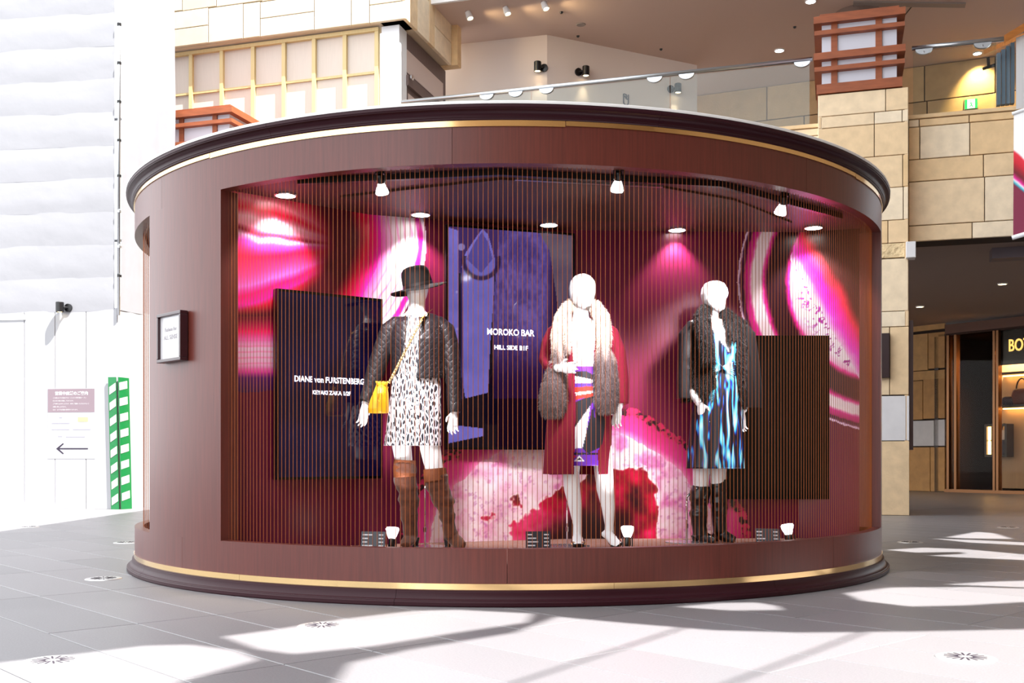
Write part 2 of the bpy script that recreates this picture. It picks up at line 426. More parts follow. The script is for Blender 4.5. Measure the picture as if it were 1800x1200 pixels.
base = [(KR-.05, 0.0), (KR+.050, 0.0), (KR+.055, .006), (KR+.055, .024), (KR+.050, .029), (KR+.045, .030), (KR+.044, .034)] + \
       list(reversed(cove((KR+.018, .078), (KR+.042, .036), out=True))) + [(KR+.016, .080), (KR+.016, .085), (KR+.008, .089), (KR-.05, .089)]
for k in range(8): karc('base_moulding', base, phi_of(258)+45*D2R*(k-2)+.0003, phi_of(258)+45*D2R*(k-1)-.0003, WOOD_DK)
ob('lid', MB().lathe([(0, zt+.016), (KR+.058, zt+.016), (KR+.060, zt+.012), (KR+.060, zt), (KR-.2, zt), (0, zt)], 128), LIDW, kiosk)
# pillars and the closed rear wall
karc('pillar', [(KR-.13, zl), (KR, zl), (KR, zf0), (KR-.13, zf0)], A_L0, A_L1-.0, WOOD, n=24)
karc('pillar', [(KR-.16, zl), (KR, zl), (KR, zf0), (KR-.16, zf0)], A_R0, A_R0+22*D2R, WOOD, n=12)
karc('rear_wall', [(KR-.10, zl), (KR, zl), (KR, zf0), (KR-.10, zf0)], A_R0+22*D2R, (360-118)*D2R, WOOD, n=70)
# stage floor, ceiling
ZS, ZC = .223, 2.46
mb = MB().lathe([(0, ZS), (KR-.066, ZS), (KR-.066, ZS-.05), (0, ZS-.05)], 96); ob('stage_floor', mb, CARPET, kiosk)
mb = MB().lathe([(0, ZC), (KR-.076, ZC), (KR-.076, ZC+.05), (0, ZC+.05)], 96); ob('kiosk_ceiling', mb, INWOOD, kiosk)
def cpt(u, v, z=ZC):
    d = F*(z-CZ)/(YH-v); return Vector(((u-900)/F*d, d, z))
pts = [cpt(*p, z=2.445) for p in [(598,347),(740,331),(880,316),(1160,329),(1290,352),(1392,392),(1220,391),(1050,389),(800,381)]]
ob('ceiling_shade_board', MB().poly([p+Vector((0, 0, .014)) for p in pts], .014), INWOOD_SHADE, kiosk, world=True)  # lens of shade on the flat ceiling, built as a thin darker board
a, b = cpt(905, 313, 2.445), cpt(1165, 326, 2.445)
dv = (b-a).normalized(); nv = Vector((-dv.y, dv.x, 0))*.012
ob('ceiling_glint_strip', MB().poly([a-nv, b-nv, b+nv, a+nv], .012), STEEL, kiosk, world=True)  # steel strip standing in for a stripe of reflected light

# printed back wall: four flat panels
WP = [(-1.80, 6.50), (-.965, 7.20), (.371, 7.69), (2.10, 7.77), (KC.x+2.742*math.sin(A_R0), KC.y-2.742*math.cos(A_R0))]
def mural_rgb(u, v):
    n1 = fbm(u/70, v/70, 3); n2 = fbm(u/26, v/26, 9); n3 = fbm(u/7, v/7, 21)
    base = ramp(n1, [(0, (88, 8, 44)), (.5, (98, 9, 49)), (1, (108, 12, 54))]); c = base.copy()
    # --- left agate
    r = np.sqrt(((u-430)/318)**2+((v-425)/264)**2); rr = r+.035*(n1-.5)+.012*(n2-.5)
    lines = .5+.5*np.sin(rr*150+5*n1)
    bandw = mixc(ramp(rr, [(.74, (255, 70, 190)), (.80, (255, 214, 232)), (.86, (255, 244, 246)), (.95, (255, 236, 244))]), (255, 120, 200), lines**8*.75)
    ring = ramp(rr, [(.42, (150, 8, 38)), (.50, (80, 5, 28)), (.60, (84, 5, 28)), (.66, (235, 8, 60)), (.71, (255, 14, 120)), (.745, (250, 40, 190))])
    t = np.clip((u-398)/222, 0, 1); vc = 392+40*t; h = 118*np.clip(1-t, .03, 1)**.75; q = (v-vc)/h+.25*(n1-.5)
    eye = ramp(q, [(-1.6, (150, 4, 34)), (-1.15, (235, 14, 50)), (-.8, (255, 70, 96)), (-.55, (255, 130, 150)), (-.38, (225, 14, 50)), (-.2, (255, 180, 196)),
                   (-.02, (255, 150, 176)), (.10, (150, 6, 40)), (.2, (255, 190, 230)), (.3, (255, 60, 170)), (.5, (250, 14, 56)), (.78, (255, 60, 130)), (.95, (255, 110, 200)),
                   (1.12, (255, 10, 110)), (1.32, (255, 40, 175)), (1.45, (246, 20, 60)), (1.75, (240, 24, 40)), (1.95, (120, 6, 34))])
    eye = mixc(eye, (104, 6, 34), sstep(.45, .95, t)*.9)
    low = sstep(520, 640, v)*(u < 520)
    inner = mixc(eye, ring, sstep(.40, .50, rr))
    strip = .5+.5*np.sin(v*.62+3*n1); lowc = mixc(ramp(v, [(560, (110, 6, 40)), (582, (250, 14, 96)), (596, (255, 110, 190)), (612, (255, 205, 230)), (640, (255, 190, 222)), (654, (235, 60, 160)), (664, (90, 20, 100)), (690, (64, 14, 70))]), (255, 90, 170), (strip**5)*.6*(v > 590)*(v < 652))
    ag = np.where((rr < .745)[..., None], inner, bandw)
    ag = mixc(ag, (214, 20, 150), sstep(.945, .958, rr)*(1-sstep(.975, .99, rr))); ag = mixc(ag, (246, 220, 240), sstep(.985, .995, rr))
    ag = np.where(((v > 556) & (u < 560))[..., None], lowc, ag)
    m = (rr < 1) & (v < 690+14*(n2-.5)); c = np.where(m[..., None], ag, c)
    # --- lower middle agate
    r = np.sqrt(((u-1012)/312)**2+((v-992)/288)**2); rr = r+.10*(n1-.5)+.10*(n2-.5)*(r < .8)+.03*(n2-.5)+.02*(n3-.5)+.12*np.sin((u-900)/46+(v-850)/70)*(r < .72)
    crust = mixc(np.broadcast_to(np.array((190, 30, 80.)), c.shape), (40, 6, 20), sstep(.48, .62, n3))
    pale = ramp(n2, [(.25, (226, 120, 178)), (.45, (246, 200, 218)), (.7, (252, 232, 236))]); pale = mixc(pale, (190, 90, 160), sstep(.6, .75, n3)*.5)
    inn = ramp(n1*.6+n2*.4, [(.25, (40, 2, 14)), (.42, (150, 4, 34)), (.55, (214, 10, 70)), (.75, (240, 90, 140))]); inn = mixc(inn, (24, 2, 8), sstep(.55, .2, rr)*sstep(840, 930, v)*.9)
    a2 = np.where((rr > .955)[..., None], crust, np.where((rr > .83)[..., None], ramp(rr, [(.83, (240, 130, 180)), (.88, (214, 50, 130)), (.955, (196, 34, 100))]), np.where((rr > .56)[..., None], pale, inn)))
    a2 = mixc(a2, (255, 240, 235), sstep(.012, .0, np.abs(rr-.56))*.8)
    c = np.where((rr < 1)[..., None], a2, c)
    # --- right agate
    r = np.sqrt(((u-1562)/264)**2+((v-497)/262)**2); rr = r+.03*(n1-.5)+.012*(n3-.5)
    a3 = ramp(rr, [(.30, (250, 224, 236)), (.60, (252, 240, 244)), (.645, (250, 190, 220)), (.665, (240, 20, 140)), (.69, (40, 8, 22)), (.80, (44, 8, 24)), (.825, (236, 20, 140)), (.845, (250, 226, 232)), (.905, (252, 232, 232)), (.925, (226, 30, 140)), (.955, (190, 20, 110)), (.965, (60, 10, 40)), (.985, (90, 30, 70)), (.992, (236, 200, 226))])
    line = (u-1400)*230-(v-430)*135; dl = line/np.hypot(230, 135)+14*(n2-.5)            # distance beyond the slanting edge
    crys = sstep(.58, .64, fbm(u/5, v/5, 40))*(rr < .62)*sstep(-62, -30, dl)*(1-sstep(-4, 6, dl)); a3 = mixc(a3, (170, 30, 150), crys)
    a3 = np.where(((rr < .67) & (dl > -22))[..., None], ramp(dl, [(-22, (250, 214, 236)), (-8, (255, 60, 210)), (6, (252, 20, 150)), (18, (240, 40, 70)), (34, (60, 22, 20)), (80, (44, 26, 20))]), a3)
    c = np.where((rr < 1)[..., None], a3, c)
    return c
for k in range(4):
    (x0, y0), (x1, y1) = WP[k], WP[k+1]
    L = math.hypot(x1-x0, y1-y0); me = grid_mesh('mural_panel', (x0, y0, ZS), (x1, y1, ZS), (x0, y0, ZC), (x1, y1, ZC), int(L/.0055), int((ZC-ZS)/.0055))
    uu, vv = proj(verts_np(me)); set_col(me, mural_rgb(uu, vv))
    o = ob('mural_panel', me, MURAL, kiosk, world=True)
    n = Vector((-(y1-y0), x1-x0, 0)).normalized()                       # backing board
    mb = MB(); A, B = Vector((x0, y0, 0)), Vector((x1, y1, 0))
    mb.hexa([A+n*.004+Vector((0,0,ZS)), B+n*.004+Vector((0,0,ZS)), B+n*.004+Vector((0,0,ZC)), A+n*.004+Vector((0,0,ZC)), A+n*.03+Vector((0,0,ZS)), B+n*.03+Vector((0,0,ZS)), B+n*.03+Vector((0,0,ZC)), A+n*.03+Vector((0,0,ZC))])
    ob('backing_board', mb, WOOD, kiosk, world=True)
# small wall behind the left side window
mb = MB(); A, B = Vector((-2.25, 6.95, 0)), Vector((-1.2, 9.9, 0)); n = Vector((.94, -.33, 0))*.03
mb.hexa([A+Vector((0,0,ZS)), B+Vector((0,0,ZS)), B+Vector((0,0,ZC)), A+Vector((0,0,ZC)), A+n+Vector((0,0,ZS)), B+n+Vector((0,0,ZS)), B+n+Vector((0,0,ZC)), A+n+Vector((0,0,ZC))])
ob('side_display_wall', mb, mat('burgundy_board', (140, 18, 64), rough=.4), kiosk, world=True)

# hanging strings
sm = MB().tube([(0, 0, zl), (0, 0, zf0+.03)], .0016, 6, cap=False).mesh('string'); sm.materials.append(STRING)
sm.polygons.foreach_set('use_smooth', [True]*len(sm.polygons))
SR = 2.828
def curtain(label, a0, a1, step):
    t = empty('string_curtain', KC, label, 'curtain', 'string curtains of the round kiosk')
    n = int((a1-a0)/step)
    for k in range(n+1):
        a = a0+step*k+.0006*math.sin(k*12.9898)
        o = bpy.data.objects.new('string', sm); COL.objects.link(o); o.parent = t; o.location = (SR*math.sin(a), -SR*math.cos(a), 0)
curtain('curtain of vertical gold strings across the large front window of the kiosk', phi_of(402, SR), A_R0-.012, .00972)
curtain('narrow curtain of orange gold strings at the left side window of the kiosk', A_L0-48*D2R, A_L0-.02, .028)

# ---------------------------------------------------------------- framed sign on the left pillar
pa = phi_of(309); pn = Vector((math.sin(pa), -math.cos(pa), 0)); pe = Vector((math.cos(pa), math.sin(pa), 0))
pc = KC+pn*(KR+.012); pz = CZ-(593-YH)/F*pc.y
sw, sh = .46, .262
sign = empty('framed_sign', pc+Vector((0, 0, pz-sh/2)), 'small square white sign in a dark wooden frame on the kiosk pillar', 'sign')
def pbox(x0, x1, z0, z1, y0, y1, mb=None):
    mb = mb or MB(); P = lambda x, y, z: pc+pe*x+pn*y+Vector((0, 0, pz+z))
    return mb.hexa([P(x0,y1,z0), P(x1,y1,z0), P(x1,y1,z1), P(x0,y1,z1), P(x0,y0,z0), P(x1,y0,z0), P(x1,y0,z1), P(x0,y0,z1)])
sh = (640-547)/F*pc.y*.93; sw = sh*1.07
FRM = mat('dark_frame', (58, 28, 34), rough=.3, coat=.3)
for (x0, x1, z0, z1) in ((-sw/2, sw/2, sh/2-.022, sh/2), (-sw/2, sw/2, -sh/2, -sh/2+.022), (-sw/2, -sw/2+.022, -sh/2+.022, sh/2-.022), (sw/2-.022, sw/2, -sh/2+.022, sh/2-.022)):
    b_ = ob('frame_rail', pbox(x0, x1, z0, z1, -.012, .04), FRM, sign, world=True)
    bv = b_.modifiers.new('b', 'BEVEL'); bv.width = .004; bv.segments = 2
ob('sign_face', pbox(-sw/2+.02, sw/2-.02, -sh/2+.02, sh/2-.02, -.012, .022), mat('sign_face', (206, 203, 206), rough=.2), sign, world=True)
PALE = mat('pale_print', (150, 142, 148), rough=.4)
def sgn(s, z, size): text('lettering', s, size, PALE, sign, frame4(pc+pn*.0228+Vector((0, 0, pz+z)), pe, Vector((0, 0, 1))))
sgn('Fashion for', .05, .036); sgn('ALL SENSE', .0, .040)

# ---------------------------------------------------------------- monitors
def monitor(name, a, b, z0, z1, label, group, bez=.016, th=.05):
    A, B = Vector((a[0], a[1], 0)), Vector((b[0], b[1], 0)); e = (B-A).normalized(); w = (B-A).length; n = Vector((e.y, -e.x, 0))
    t = empty(name, (A+B)/2+Vector((0, 0, z0)), label, 'screen', group)
    P = lambda x, y, z: A+e*x+n*y+Vector((0, 0, z))
    def bx(x0, x1, za, zb, y0, y1):
        return MB().hexa([P(x0,y1,za), P(x1,y1,za), P(x1,y1,zb), P(x0,y1,zb), P(x0,y0,za), P(x1,y0,za), P(x1,y0,zb), P(x0,y0,zb)])
    ob('housing', bx(0, w, z0, z1, -th, -.002), BLACK, t, world=True)
    for r in ((0, w, z1-bez, z1), (0, w, z0, z0+bez), (0, bez, z0+bez, z1-bez), (w-bez, w, z0+bez, z1-bez)):
        ob('bezel', bx(r[0], r[1], r[2], r[3], -.002, .004), BLACKG, t, world=True)
    ob('wall_bracket', bx(w*.3, w*.7, (z0+z1)/2-.15, (z0+z1)/2+.15, -th-.025, -th), BLACK, t, world=True)
    return t, P, w, e, n
def screen(t, P, w, z0, z1, bez, fn, strength, nx, ny, mname):
    me = grid_mesh('screen', P(bez, .001, z0+bez), P(w-bez, .001, z0+bez), P(bez, .001, z1-bez), P(w-bez, .001, z1-bez), nx, ny)
    uu, vv = proj(verts_np(me)); set_col(me, fn(uu, vv))
    return ob('screen', me, emission_mat(mname, (0, 0, 0), strength, attr=True), t, world=True)
TXT = emission_mat('screen_white', (235, 235, 255), 1.6)
def wd(u, d): return ((u-900)/F*d, d)
def stext(t, P, e, s, u, v, A, n, wpx, hpx, bold):
    k = (u-900)/F; A = Vector((A[0], A[1], 0)); d = (A.x*e.y-A.y*e.x)/(k*e.y-e.x)
    p = Vector((k*d, d, CZ-(v-YH)/F*d))+n*.0025
    text('lettering', s, .06, TXT, t, frame4(p, e, Vector((0, 0, 1))), bold=bold, fit=(wpx*d/F/e.x*.985, hpx*d/F))
# left screen
a, b = wd(486, 6.69), wd(672, 7.15)
t, P, w, e, n = monitor('monitor', a, b, .673, 1.879, 'upright black monitor with dark navy screen, leftmost in the kiosk', 'upright monitors in the kiosk')
screen(t, P, w, .673, 1.879, .016, lambda u, v: ramp(fbm(u/60, v/60, 5), [(.3, (10, 6, 34)), (.7, (18, 14, 50))]), .9, 30, 50, 'screen_navy')
stext(t, P, e, 'DIANE von FURSTENBERG', 580, 668, a, n, 110, 10.5, .0013)
stext(t, P, e, 'KEYAKI ZAKA 1/2F', 583, 690.5, a, n, 61, 7.2, .0015)
# middle screen
def pic(u, v):
    n1 = fbm(u/40, v/40, 61); n3 = fbm(u/5, v/9, 63); c = np.broadcast_to(np.array((10, 6, 22.)), u.shape+(3,)).copy()
    c = mixc(c, (60, 40, 92), ((v < 480) & (u < 880))*1.)
    fur = ramp(n3*.5+n1*.5, [(.3, (58, 44, 104)), (.7, (98, 80, 150))]); fur = mixc(fur, (30, 14, 50), sstep(560, 690, v)); fur = mixc(fur, (40, 22, 60), sstep(955, 975, u+(v-500)*.05))
    fm = inpoly(u, v, [(878,405),(900,398),(950,410),(968,440),(976,500),(985,600),(980,700),(868,700),(866,560),(872,470)]); c = np.where(fm[..., None], fur, c)
    g = inpoly(u, v, [(946,405),(1012,415),(1012,690),(990,640),(978,520),(966,440)]); c = np.where(g[..., None], ramp(n1, [(.2, (76, 62, 86)), (.8, (96, 84, 100))]), c)
    sh = ramp(n1, [(.2, (96, 92, 172)), (.8, (120, 110, 196))])
    for P_ in ([(783,398),(806,405),(806,690),(812,700),(783,700)], [(811,470),(818,445),(838,415),(848,402),(858,412),(870,455),(868,520),(862,600),(858,690),(818,700),(811,660)]):
        c = np.where(inpoly(u, v, P_)[..., None], sh, c)
    c = np.where(inpoly(u, v, [(820,455),(835,425),(847,408),(858,425),(866,455),(846,480)])[..., None], mixc(sh, (70, 60, 130), np.full(u.shape, .8)), c)
    c = np.where(inpoly(u, v, [(783,745),(850,753),(850,766),(783,780)])[..., None], sh, c)
    for cx, cy, rad in ((811, 434, 7), (803, 513, 3), (804, 578, 3), (805, 645, 3)):
        c = mixc(c, (150, 140, 200), sstep(rad, rad-1.5, np.hypot(u-cx, v-cy))*.8)
    ring = np.hypot(u-846, v-458); c = mixc(c, (44, 28, 60), sstep(36, 33, ring)*sstep(25, 29, ring)*(v > 450)*.9)
    c = mixc(c, (40, 26, 80), sstep(2.4, .8, np.abs(u-(811+(v-470)*.01)))*.9*((v > 470) & (v < 700)))
    return c
a, b = wd(784, 7.30), wd(1010, 7.60)
t, P, w, e, n = monitor('monitor', a, b, .868, 2.416, 'tall monitor showing purple clothing photo behind the middle of the kiosk', 'upright monitors in the kiosk', bez=.014)
screen(t, P, w, .868, 2.416, .014, pic, .8, 190, 300, 'screen_picture')
stext(t, P, e, 'MOROKO BAR', 898, 584, a, n, 84, 11.5, .0014)
stext(t, P, e, 'HILL SIDE B1F', 898.5, 611, a, n, 60, 8, .0015)
# right screen, switched off
a, b = wd(1279, 7.70), wd(1457, 7.705)
t, P, w, e, n = monitor('monitor', a, b, .51, 1.697, 'black switched-off monitor at the right end of the kiosk', 'upright monitors in the kiosk')
ob('screen', MB().hexa([P(.016,.002,.526), P(w-.016,.002,.526), P(w-.016,.002,1.681), P(.016,.002,1.681), P(.016,-.002,.526), P(w-.016,-.002,.526), P(w-.016,-.002,1.681), P(.016,-.002,1.681)]), BLACKG, t, world=True)

# ---------------------------------------------------------------- kiosk lamps
LCOL = (1, .95, .97)
names = ['leftmost', 'second from left', 'middle', 'second from right', 'rightmost']
for k, (u, v) in enumerate([(502, 341), (740, 375), (965, 393), (1190, 402), (1430, 398)]):
    p = cpt(u, v); t = empty('downlight', p-Vector((0, 0, .012)), 'round recessed white downlight in the kiosk ceiling, %s of five' % names[k], 'lamp', 'recessed downlights of the kiosk')
    ob('trim_ring', MB().lathe([(.060, .012), (.060, -.001), (.070, -.001), (.072, .002), (.072, .012)], 32), CHROME, t)
    ob('lens', MB().lathe([(0, .003), (.060, .003), (.060, .008), (0, .008)], 32), LAMPW, t)
    # wall point behind the lamp
    d = Vector((p.x, p.y, 0)); best = None
    for i in range(4):
        A, B = Vector((WP[i][0], WP[i][1], 0)), Vector((WP[i+1][0], WP[i+1][1], 0)); e_ = B-A
        s_ = max(0, min(1, (d-A).dot(e_)/e_.length_squared)); q = A+e_*s_
        if best is None or (q-d).length < (best-d).length: best = q
    spot('downlight_beam', p-Vector((0, 0, .03)), best+Vector((0, 0, 1.15))+(d-best)*.1, 46, 96, .55, LCOL, .03, t)
TR = [cpt(524, 314, 2.455), cpt(880, 298, 2.455), cpt(1266, 319, 2.455), cpt(1478, 376, 2.455)]
track = empty('lighting_track', (TR[1]+TR[2])/2-Vector((0, 0, .04)), 'black lighting track under the front edge of the kiosk ceiling', 'track')
for i in range(3):
    A, B = TR[i], TR[i+1]; e_ = (B-A).normalized(); nn = Vector((-e_.y, e_.x, 0))*.017
    ob('track_section', MB().poly([A-nn, B-nn, B+nn, A+nn], .034), BLACK, track, world=True)
def lamp_glow():
    if 'spot_glass' in MATS: return MATS['spot_glass']
    m = mat('spot_glass', (245, 245, 250), rough=.15, emit=(255, 250, 248), estr=2.2); return m
def par_lamp(t, p, dirv, L=1.):
    """conical reflector bulb: black socket then fluted glass bell"""
    q = dirv.to_track_quat('Z', 'Y').to_matrix()
    prof = [(0, 0), (.017, 0), (.02, .004), (.02, .05), (.016, .055)]
    ob('lamp_socket', MB().lathe([(r*L, z*L) for r, z in prof], 20, p, q), BLACK, t, world=True, smooth=True)
    mb = MB(); n = 32; pr = [(.018, .05), (.026, .065), (.036, .092), (.041, .11), (.038, .116), (0, .120)]
    k0 = len(mb.v); mb.lathe([(r*L, z*L) for r, z in pr], n, p, q)
    o = ob('bulb', mb, lamp_glow(), t, world=True, smooth=True)
    ob('bulb_face', MB().lathe([(0, .1205*L), (.037*L, .1175*L), (.037*L, .1165*L), (0, .119*L)], 24, p, q), LAMPW, t, world=True)
    return p+dirv*.135*L
for (u, v0, v1, tgt, lab) in ((668, 305, 333, (728, 600, 6.9), 'bell-shaped track spotlight above the mannequin in the black hat'), (1088, 300, 333, (1030, 600, 6.95), 'bell-shaped track spotlight above the mannequin in the burgundy coat'), (1379, 344, 376, (1262, 600, 7.35), 'bell-shaped track spotlight nearest the right end of the kiosk')):
    p = cpt(u, v0-2, 2.43); target = W(*tgt); t = empty('track_spotlight', p-Vector((0, 0, .1)), lab, 'lamp', 'track spotlights of the kiosk')
    ob('bracket', MB().box(p+Vector((0, 0, .002)), (.05, .03, .024)), BLACK, t, world=True)
    dv = (target-p).normalized(); dv = (dv+Vector((0, .0, -.6))).normalized()
    for sx in (-.028, .028): ob('yoke_arm', MB().box(p+Vector((sx, 0, -.03)), (.005, .016, .05)), BLACK, t, world=True)
    e_ = par_lamp(t, p-Vector((0, 0, .012)), dv, .95)
    spot('spot_beam', e_, target, 300, 46, .6, LCOL, .13, t)
for (u, v, d, tgt, lab) in ((688, 960, 6.62, (728, 540, 6.9), 'white glowing floor spotlight beside the brown boots'), (1103, 957, 6.72, (1036, 540, 6.9), 'white glowing floor spotlight beside the bare feet of the middle mannequin'), (1389, 950, 6.95, (1275, 540, 7.35), 'white glowing floor spotlight below the switched-off monitor')):
    p = W(u, v, d); p.z = ZS; t = empty('floor_spotlight', p, lab, 'lamp', 'floor spotlights of the kiosk')
    ob('foot', MB().lathe([(0, 0), (.035, 0), (.035, .008), (0, .008)], 20, p), BLACK, t, world=True)
    for sx in (-.03, .03): ob('yoke_arm', MB().box(p+Vector((sx, 0, .045)), (.006, .016, .078)), BLACK, t, world=True)
    dv = Vector((-.12 if u > 1300 else .03, .25, 1)).normalized()
    e_ = par_lamp(t, p+Vector((0, 0, .03)), dv, 1.05)
    spot('spot_beam', e_, W(*tgt), 26, 75, .7, LCOL, .05, t)
SIGNM = mat('price_card', (34, 34, 46), rough=.35); PRINT = mat('card_print', (196, 196, 200), rough=.6)
for (u, v, d, lab, tx) in ((655, 962, 6.58, 'dark price card leaning on the kiosk floor next to the brown boots', -.1), (946, 961, 6.6, 'dark price card on the kiosk floor left of the middle mannequin', .04), (1351, 951, 6.85, 'dark blue price card on the kiosk floor near the right end', -.12)):
    p = W(u, v, d); p.z = ZS; t = empty('price_card', p, lab, 'sign', 'price cards on the kiosk floor', rz=0)
    w, h, k = .155, .135, .32; ex = Vector((math.cos(tx*2), math.sin(tx*2), 0)); ey = Vector((0, k, 1)).normalized(); n = ex.cross(ey)
    Q = lambda x, y, o: p+ex*(x*w)+ey*(y*h)+n*o
    ob('card', MB().hexa([Q(-.5,0,.003), Q(.5,0,.003), Q(.5,1,.003), Q(-.5,1,.003), Q(-.5,0,0), Q(.5,0,0), Q(.5,1,0), Q(-.5,1,0)]), SIGNM, t, world=True)
    ob('prop', MB().hexa([Q(-.2,.8,0), Q(.2,.8,0), Q(.2,.9,0), Q(-.2,.9,0), p+ex*(-.03)+Vector((0,.09,0)), p+ex*.03+Vector((0,.09,0)), p+ex*.03+Vector((0,.094,.0)), p+ex*(-.03)+Vector((0,.094,0))]), SIGNM, t, world=True)
    mb = MB(); rr_ = random.Random(u)
    for i in range(5):
        y = .84-.17*i
        for (xa, xb) in ((-.44, -.44+.2+.25*rr_.random()), (.24, .43)):
            mb.hexa([Q(xa,y-.03,.0036), Q(xb,y-.03,.0036), Q(xb,y+.03,.0036), Q(xa,y+.03,.0036), Q(xa,y-.03,.003), Q(xb,y-.03,.003), Q(xb,y+.03,.003), Q(xa,y+.03,.003)])
    ob('print_lines', mb, PRINT, t, world=True)
# ---------------------------------------------------------------- dressed mannequins
MANQ = mat('mannequin_white', (240, 238, 238), rough=.28, spec=.5)
LEATHER = mat('black_leather', (26, 21, 25), rough=.34, spec=.6)
def quilt():
    m = bpy.data.materials.new('quilted_leather'); m.use_nodes = True; N = NT(m); b = N.n['Principled BSDF']
    b.inputs['Base Color'].default_value = lin(20, 15, 19); b.inputs['Roughness'].default_value = .46; b.inputs['Specular IOR Level'].default_value = .45
    tc = N.add('ShaderNodeTexCoord'); hs = []
    for ang in (45, -45):
        mp = N.add('ShaderNodeMapping'); mp.inputs['Rotation'].default_value = (0, math.radians(ang), 0); N.link(tc.outputs['Object'], mp.inputs[0])
        wv = N.add('ShaderNodeTexWave', wave_type='BANDS', bands_direction='X'); wv.inputs['Scale'].default_value = 9; wv.inputs['Distortion'].default_value = .3; N.link(mp.outputs[0], wv.inputs[0]); hs.append(wv.outputs[1])
    mi = N.add('ShaderNodeMath', operation='MINIMUM'); N.link(hs[0], mi.inputs[0]); N.link(hs[1], mi.inputs[1])
    pw_ = N.add('ShaderNodeMath', operation='POWER'); pw_.inputs[1].default_value = .35; N.link(mi.outputs[0], pw_.inputs[0])
    nz = N.add('ShaderNodeTexNoise'); nz.inputs['Scale'].default_value = 14; N.link(tc.outputs['Object'], nz.inputs[0])
    ad = N.add('ShaderNodeMath', operation='ADD'); N.link(pw_.outputs[0], ad.inputs[0]); N.link(nz.outputs[0], ad.inputs[1])
    bp = N.add('ShaderNodeBump'); bp.inputs['Strength'].default_value = .28; bp.inputs['Distance'].default_value = .008; N.link(ad.outputs[0], bp.inputs['Height']); N.link(bp.outputs[0], b.inputs['Normal'])
    return m
def leaf_print():
    m = bpy.data.materials.new('leaf_print'); m.use_nodes = True; N = NT(m); b = N.n['Principled BSDF']; b.inputs['Roughness'].default_value = .6
    tc = N.add('ShaderNodeTexCoord'); outs = []
    sep = N.add('ShaderNodeSeparateXYZ'); N.link(tc.outputs['Object'], sep.inputs[0])
    for ang, sc in ((38, 25), (-38, 25)):
        mp = N.add('ShaderNodeMapping'); mp.inputs['Rotation'].default_value = (0, math.radians(ang), 0); mp.inputs['Scale'].default_value = (2.6, .6, .85); N.link(tc.outputs['Object'], mp.inputs[0])
        vo = N.add('ShaderNodeTexVoronoi', feature='DISTANCE_TO_EDGE'); vo.inputs['Scale'].default_value = sc; N.link(mp.outputs[0], vo.inputs['Vector']); outs.append(vo.outputs['Distance'])
    wv = N.add('ShaderNodeTexWave', wave_type='BANDS', bands_direction='X'); wv.inputs['Scale'].default_value = 5.5; wv.inputs['Distortion'].default_value = 2.0; N.link(tc.outputs['Object'], wv.inputs[0])
    st = N.add('ShaderNodeMath', operation='GREATER_THAN'); st.inputs[1].default_value = .5; N.link(wv.outputs[1], st.inputs[0])
    mx = N.add('ShaderNodeMix', data_type='FLOAT'); N.link(st.outputs[0], mx.inputs[0]); N.link(outs[0], mx.inputs[2]); N.link(outs[1], mx.inputs[3])
    rp = N.add('ShaderNodeValToRGB'); rp.color_ramp.elements[0].position = .12; rp.color_ramp.elements[0].color = (.86, .84, .88, 1); rp.color_ramp.elements[1].position = .16; rp.color_ramp.elements[1].color = (.012, .01, .016, 1)
    N.link(mx.outputs[0], rp.inputs[0]); N.link(rp.outputs[0], b.inputs['Base Color']); return m
def flame_print():
    m = bpy.data.materials.new('blue_flame_print'); m.use_nodes = True; N = NT(m); b = N.n['Principled BSDF']; b.inputs['Roughness'].default_value = .4
    tc = N.add('ShaderNodeTexCoord'); mp = N.add('ShaderNodeMapping'); mp.inputs['Scale'].default_value = (24, 10, 3.6); mp.inputs['Rotation'].default_value = (0, .10, 0); N.link(tc.outputs['Object'], mp.inputs[0])
    nz = N.add('ShaderNodeTexNoise'); nz.inputs['Scale'].default_value = 1.25; nz.inputs['Detail'].default_value = 1.2; nz.inputs['Distortion'].default_value = .5; N.link(mp.outputs[0], nz.inputs[0])
    rp = N.add('ShaderNodeValToRGB'); cr = rp.color_ramp; cr.elements[0].position = .47; cr.elements[0].color = (.004, .004, .012, 1); cr.elements[1].position = .70; cr.elements[1].color = (.85, .93, .95, 1)
    for p_, c_ in ((.50, (.01, .03, .30, 1)), (.525, (.02, .25, .62, 1)), (.56, (.08, .55, .68, 1)), (.62, (.30, .74, .84, 1))):
        e = cr.elements.new(p_); e.color = c_
    N.link(nz.outputs[0], rp.inputs[0]); N.link(rp.outputs[0], b.inputs['Base Color']); return m
QUILT, LEAF, FLAME = quilt(), leaf_print(), flame_print()

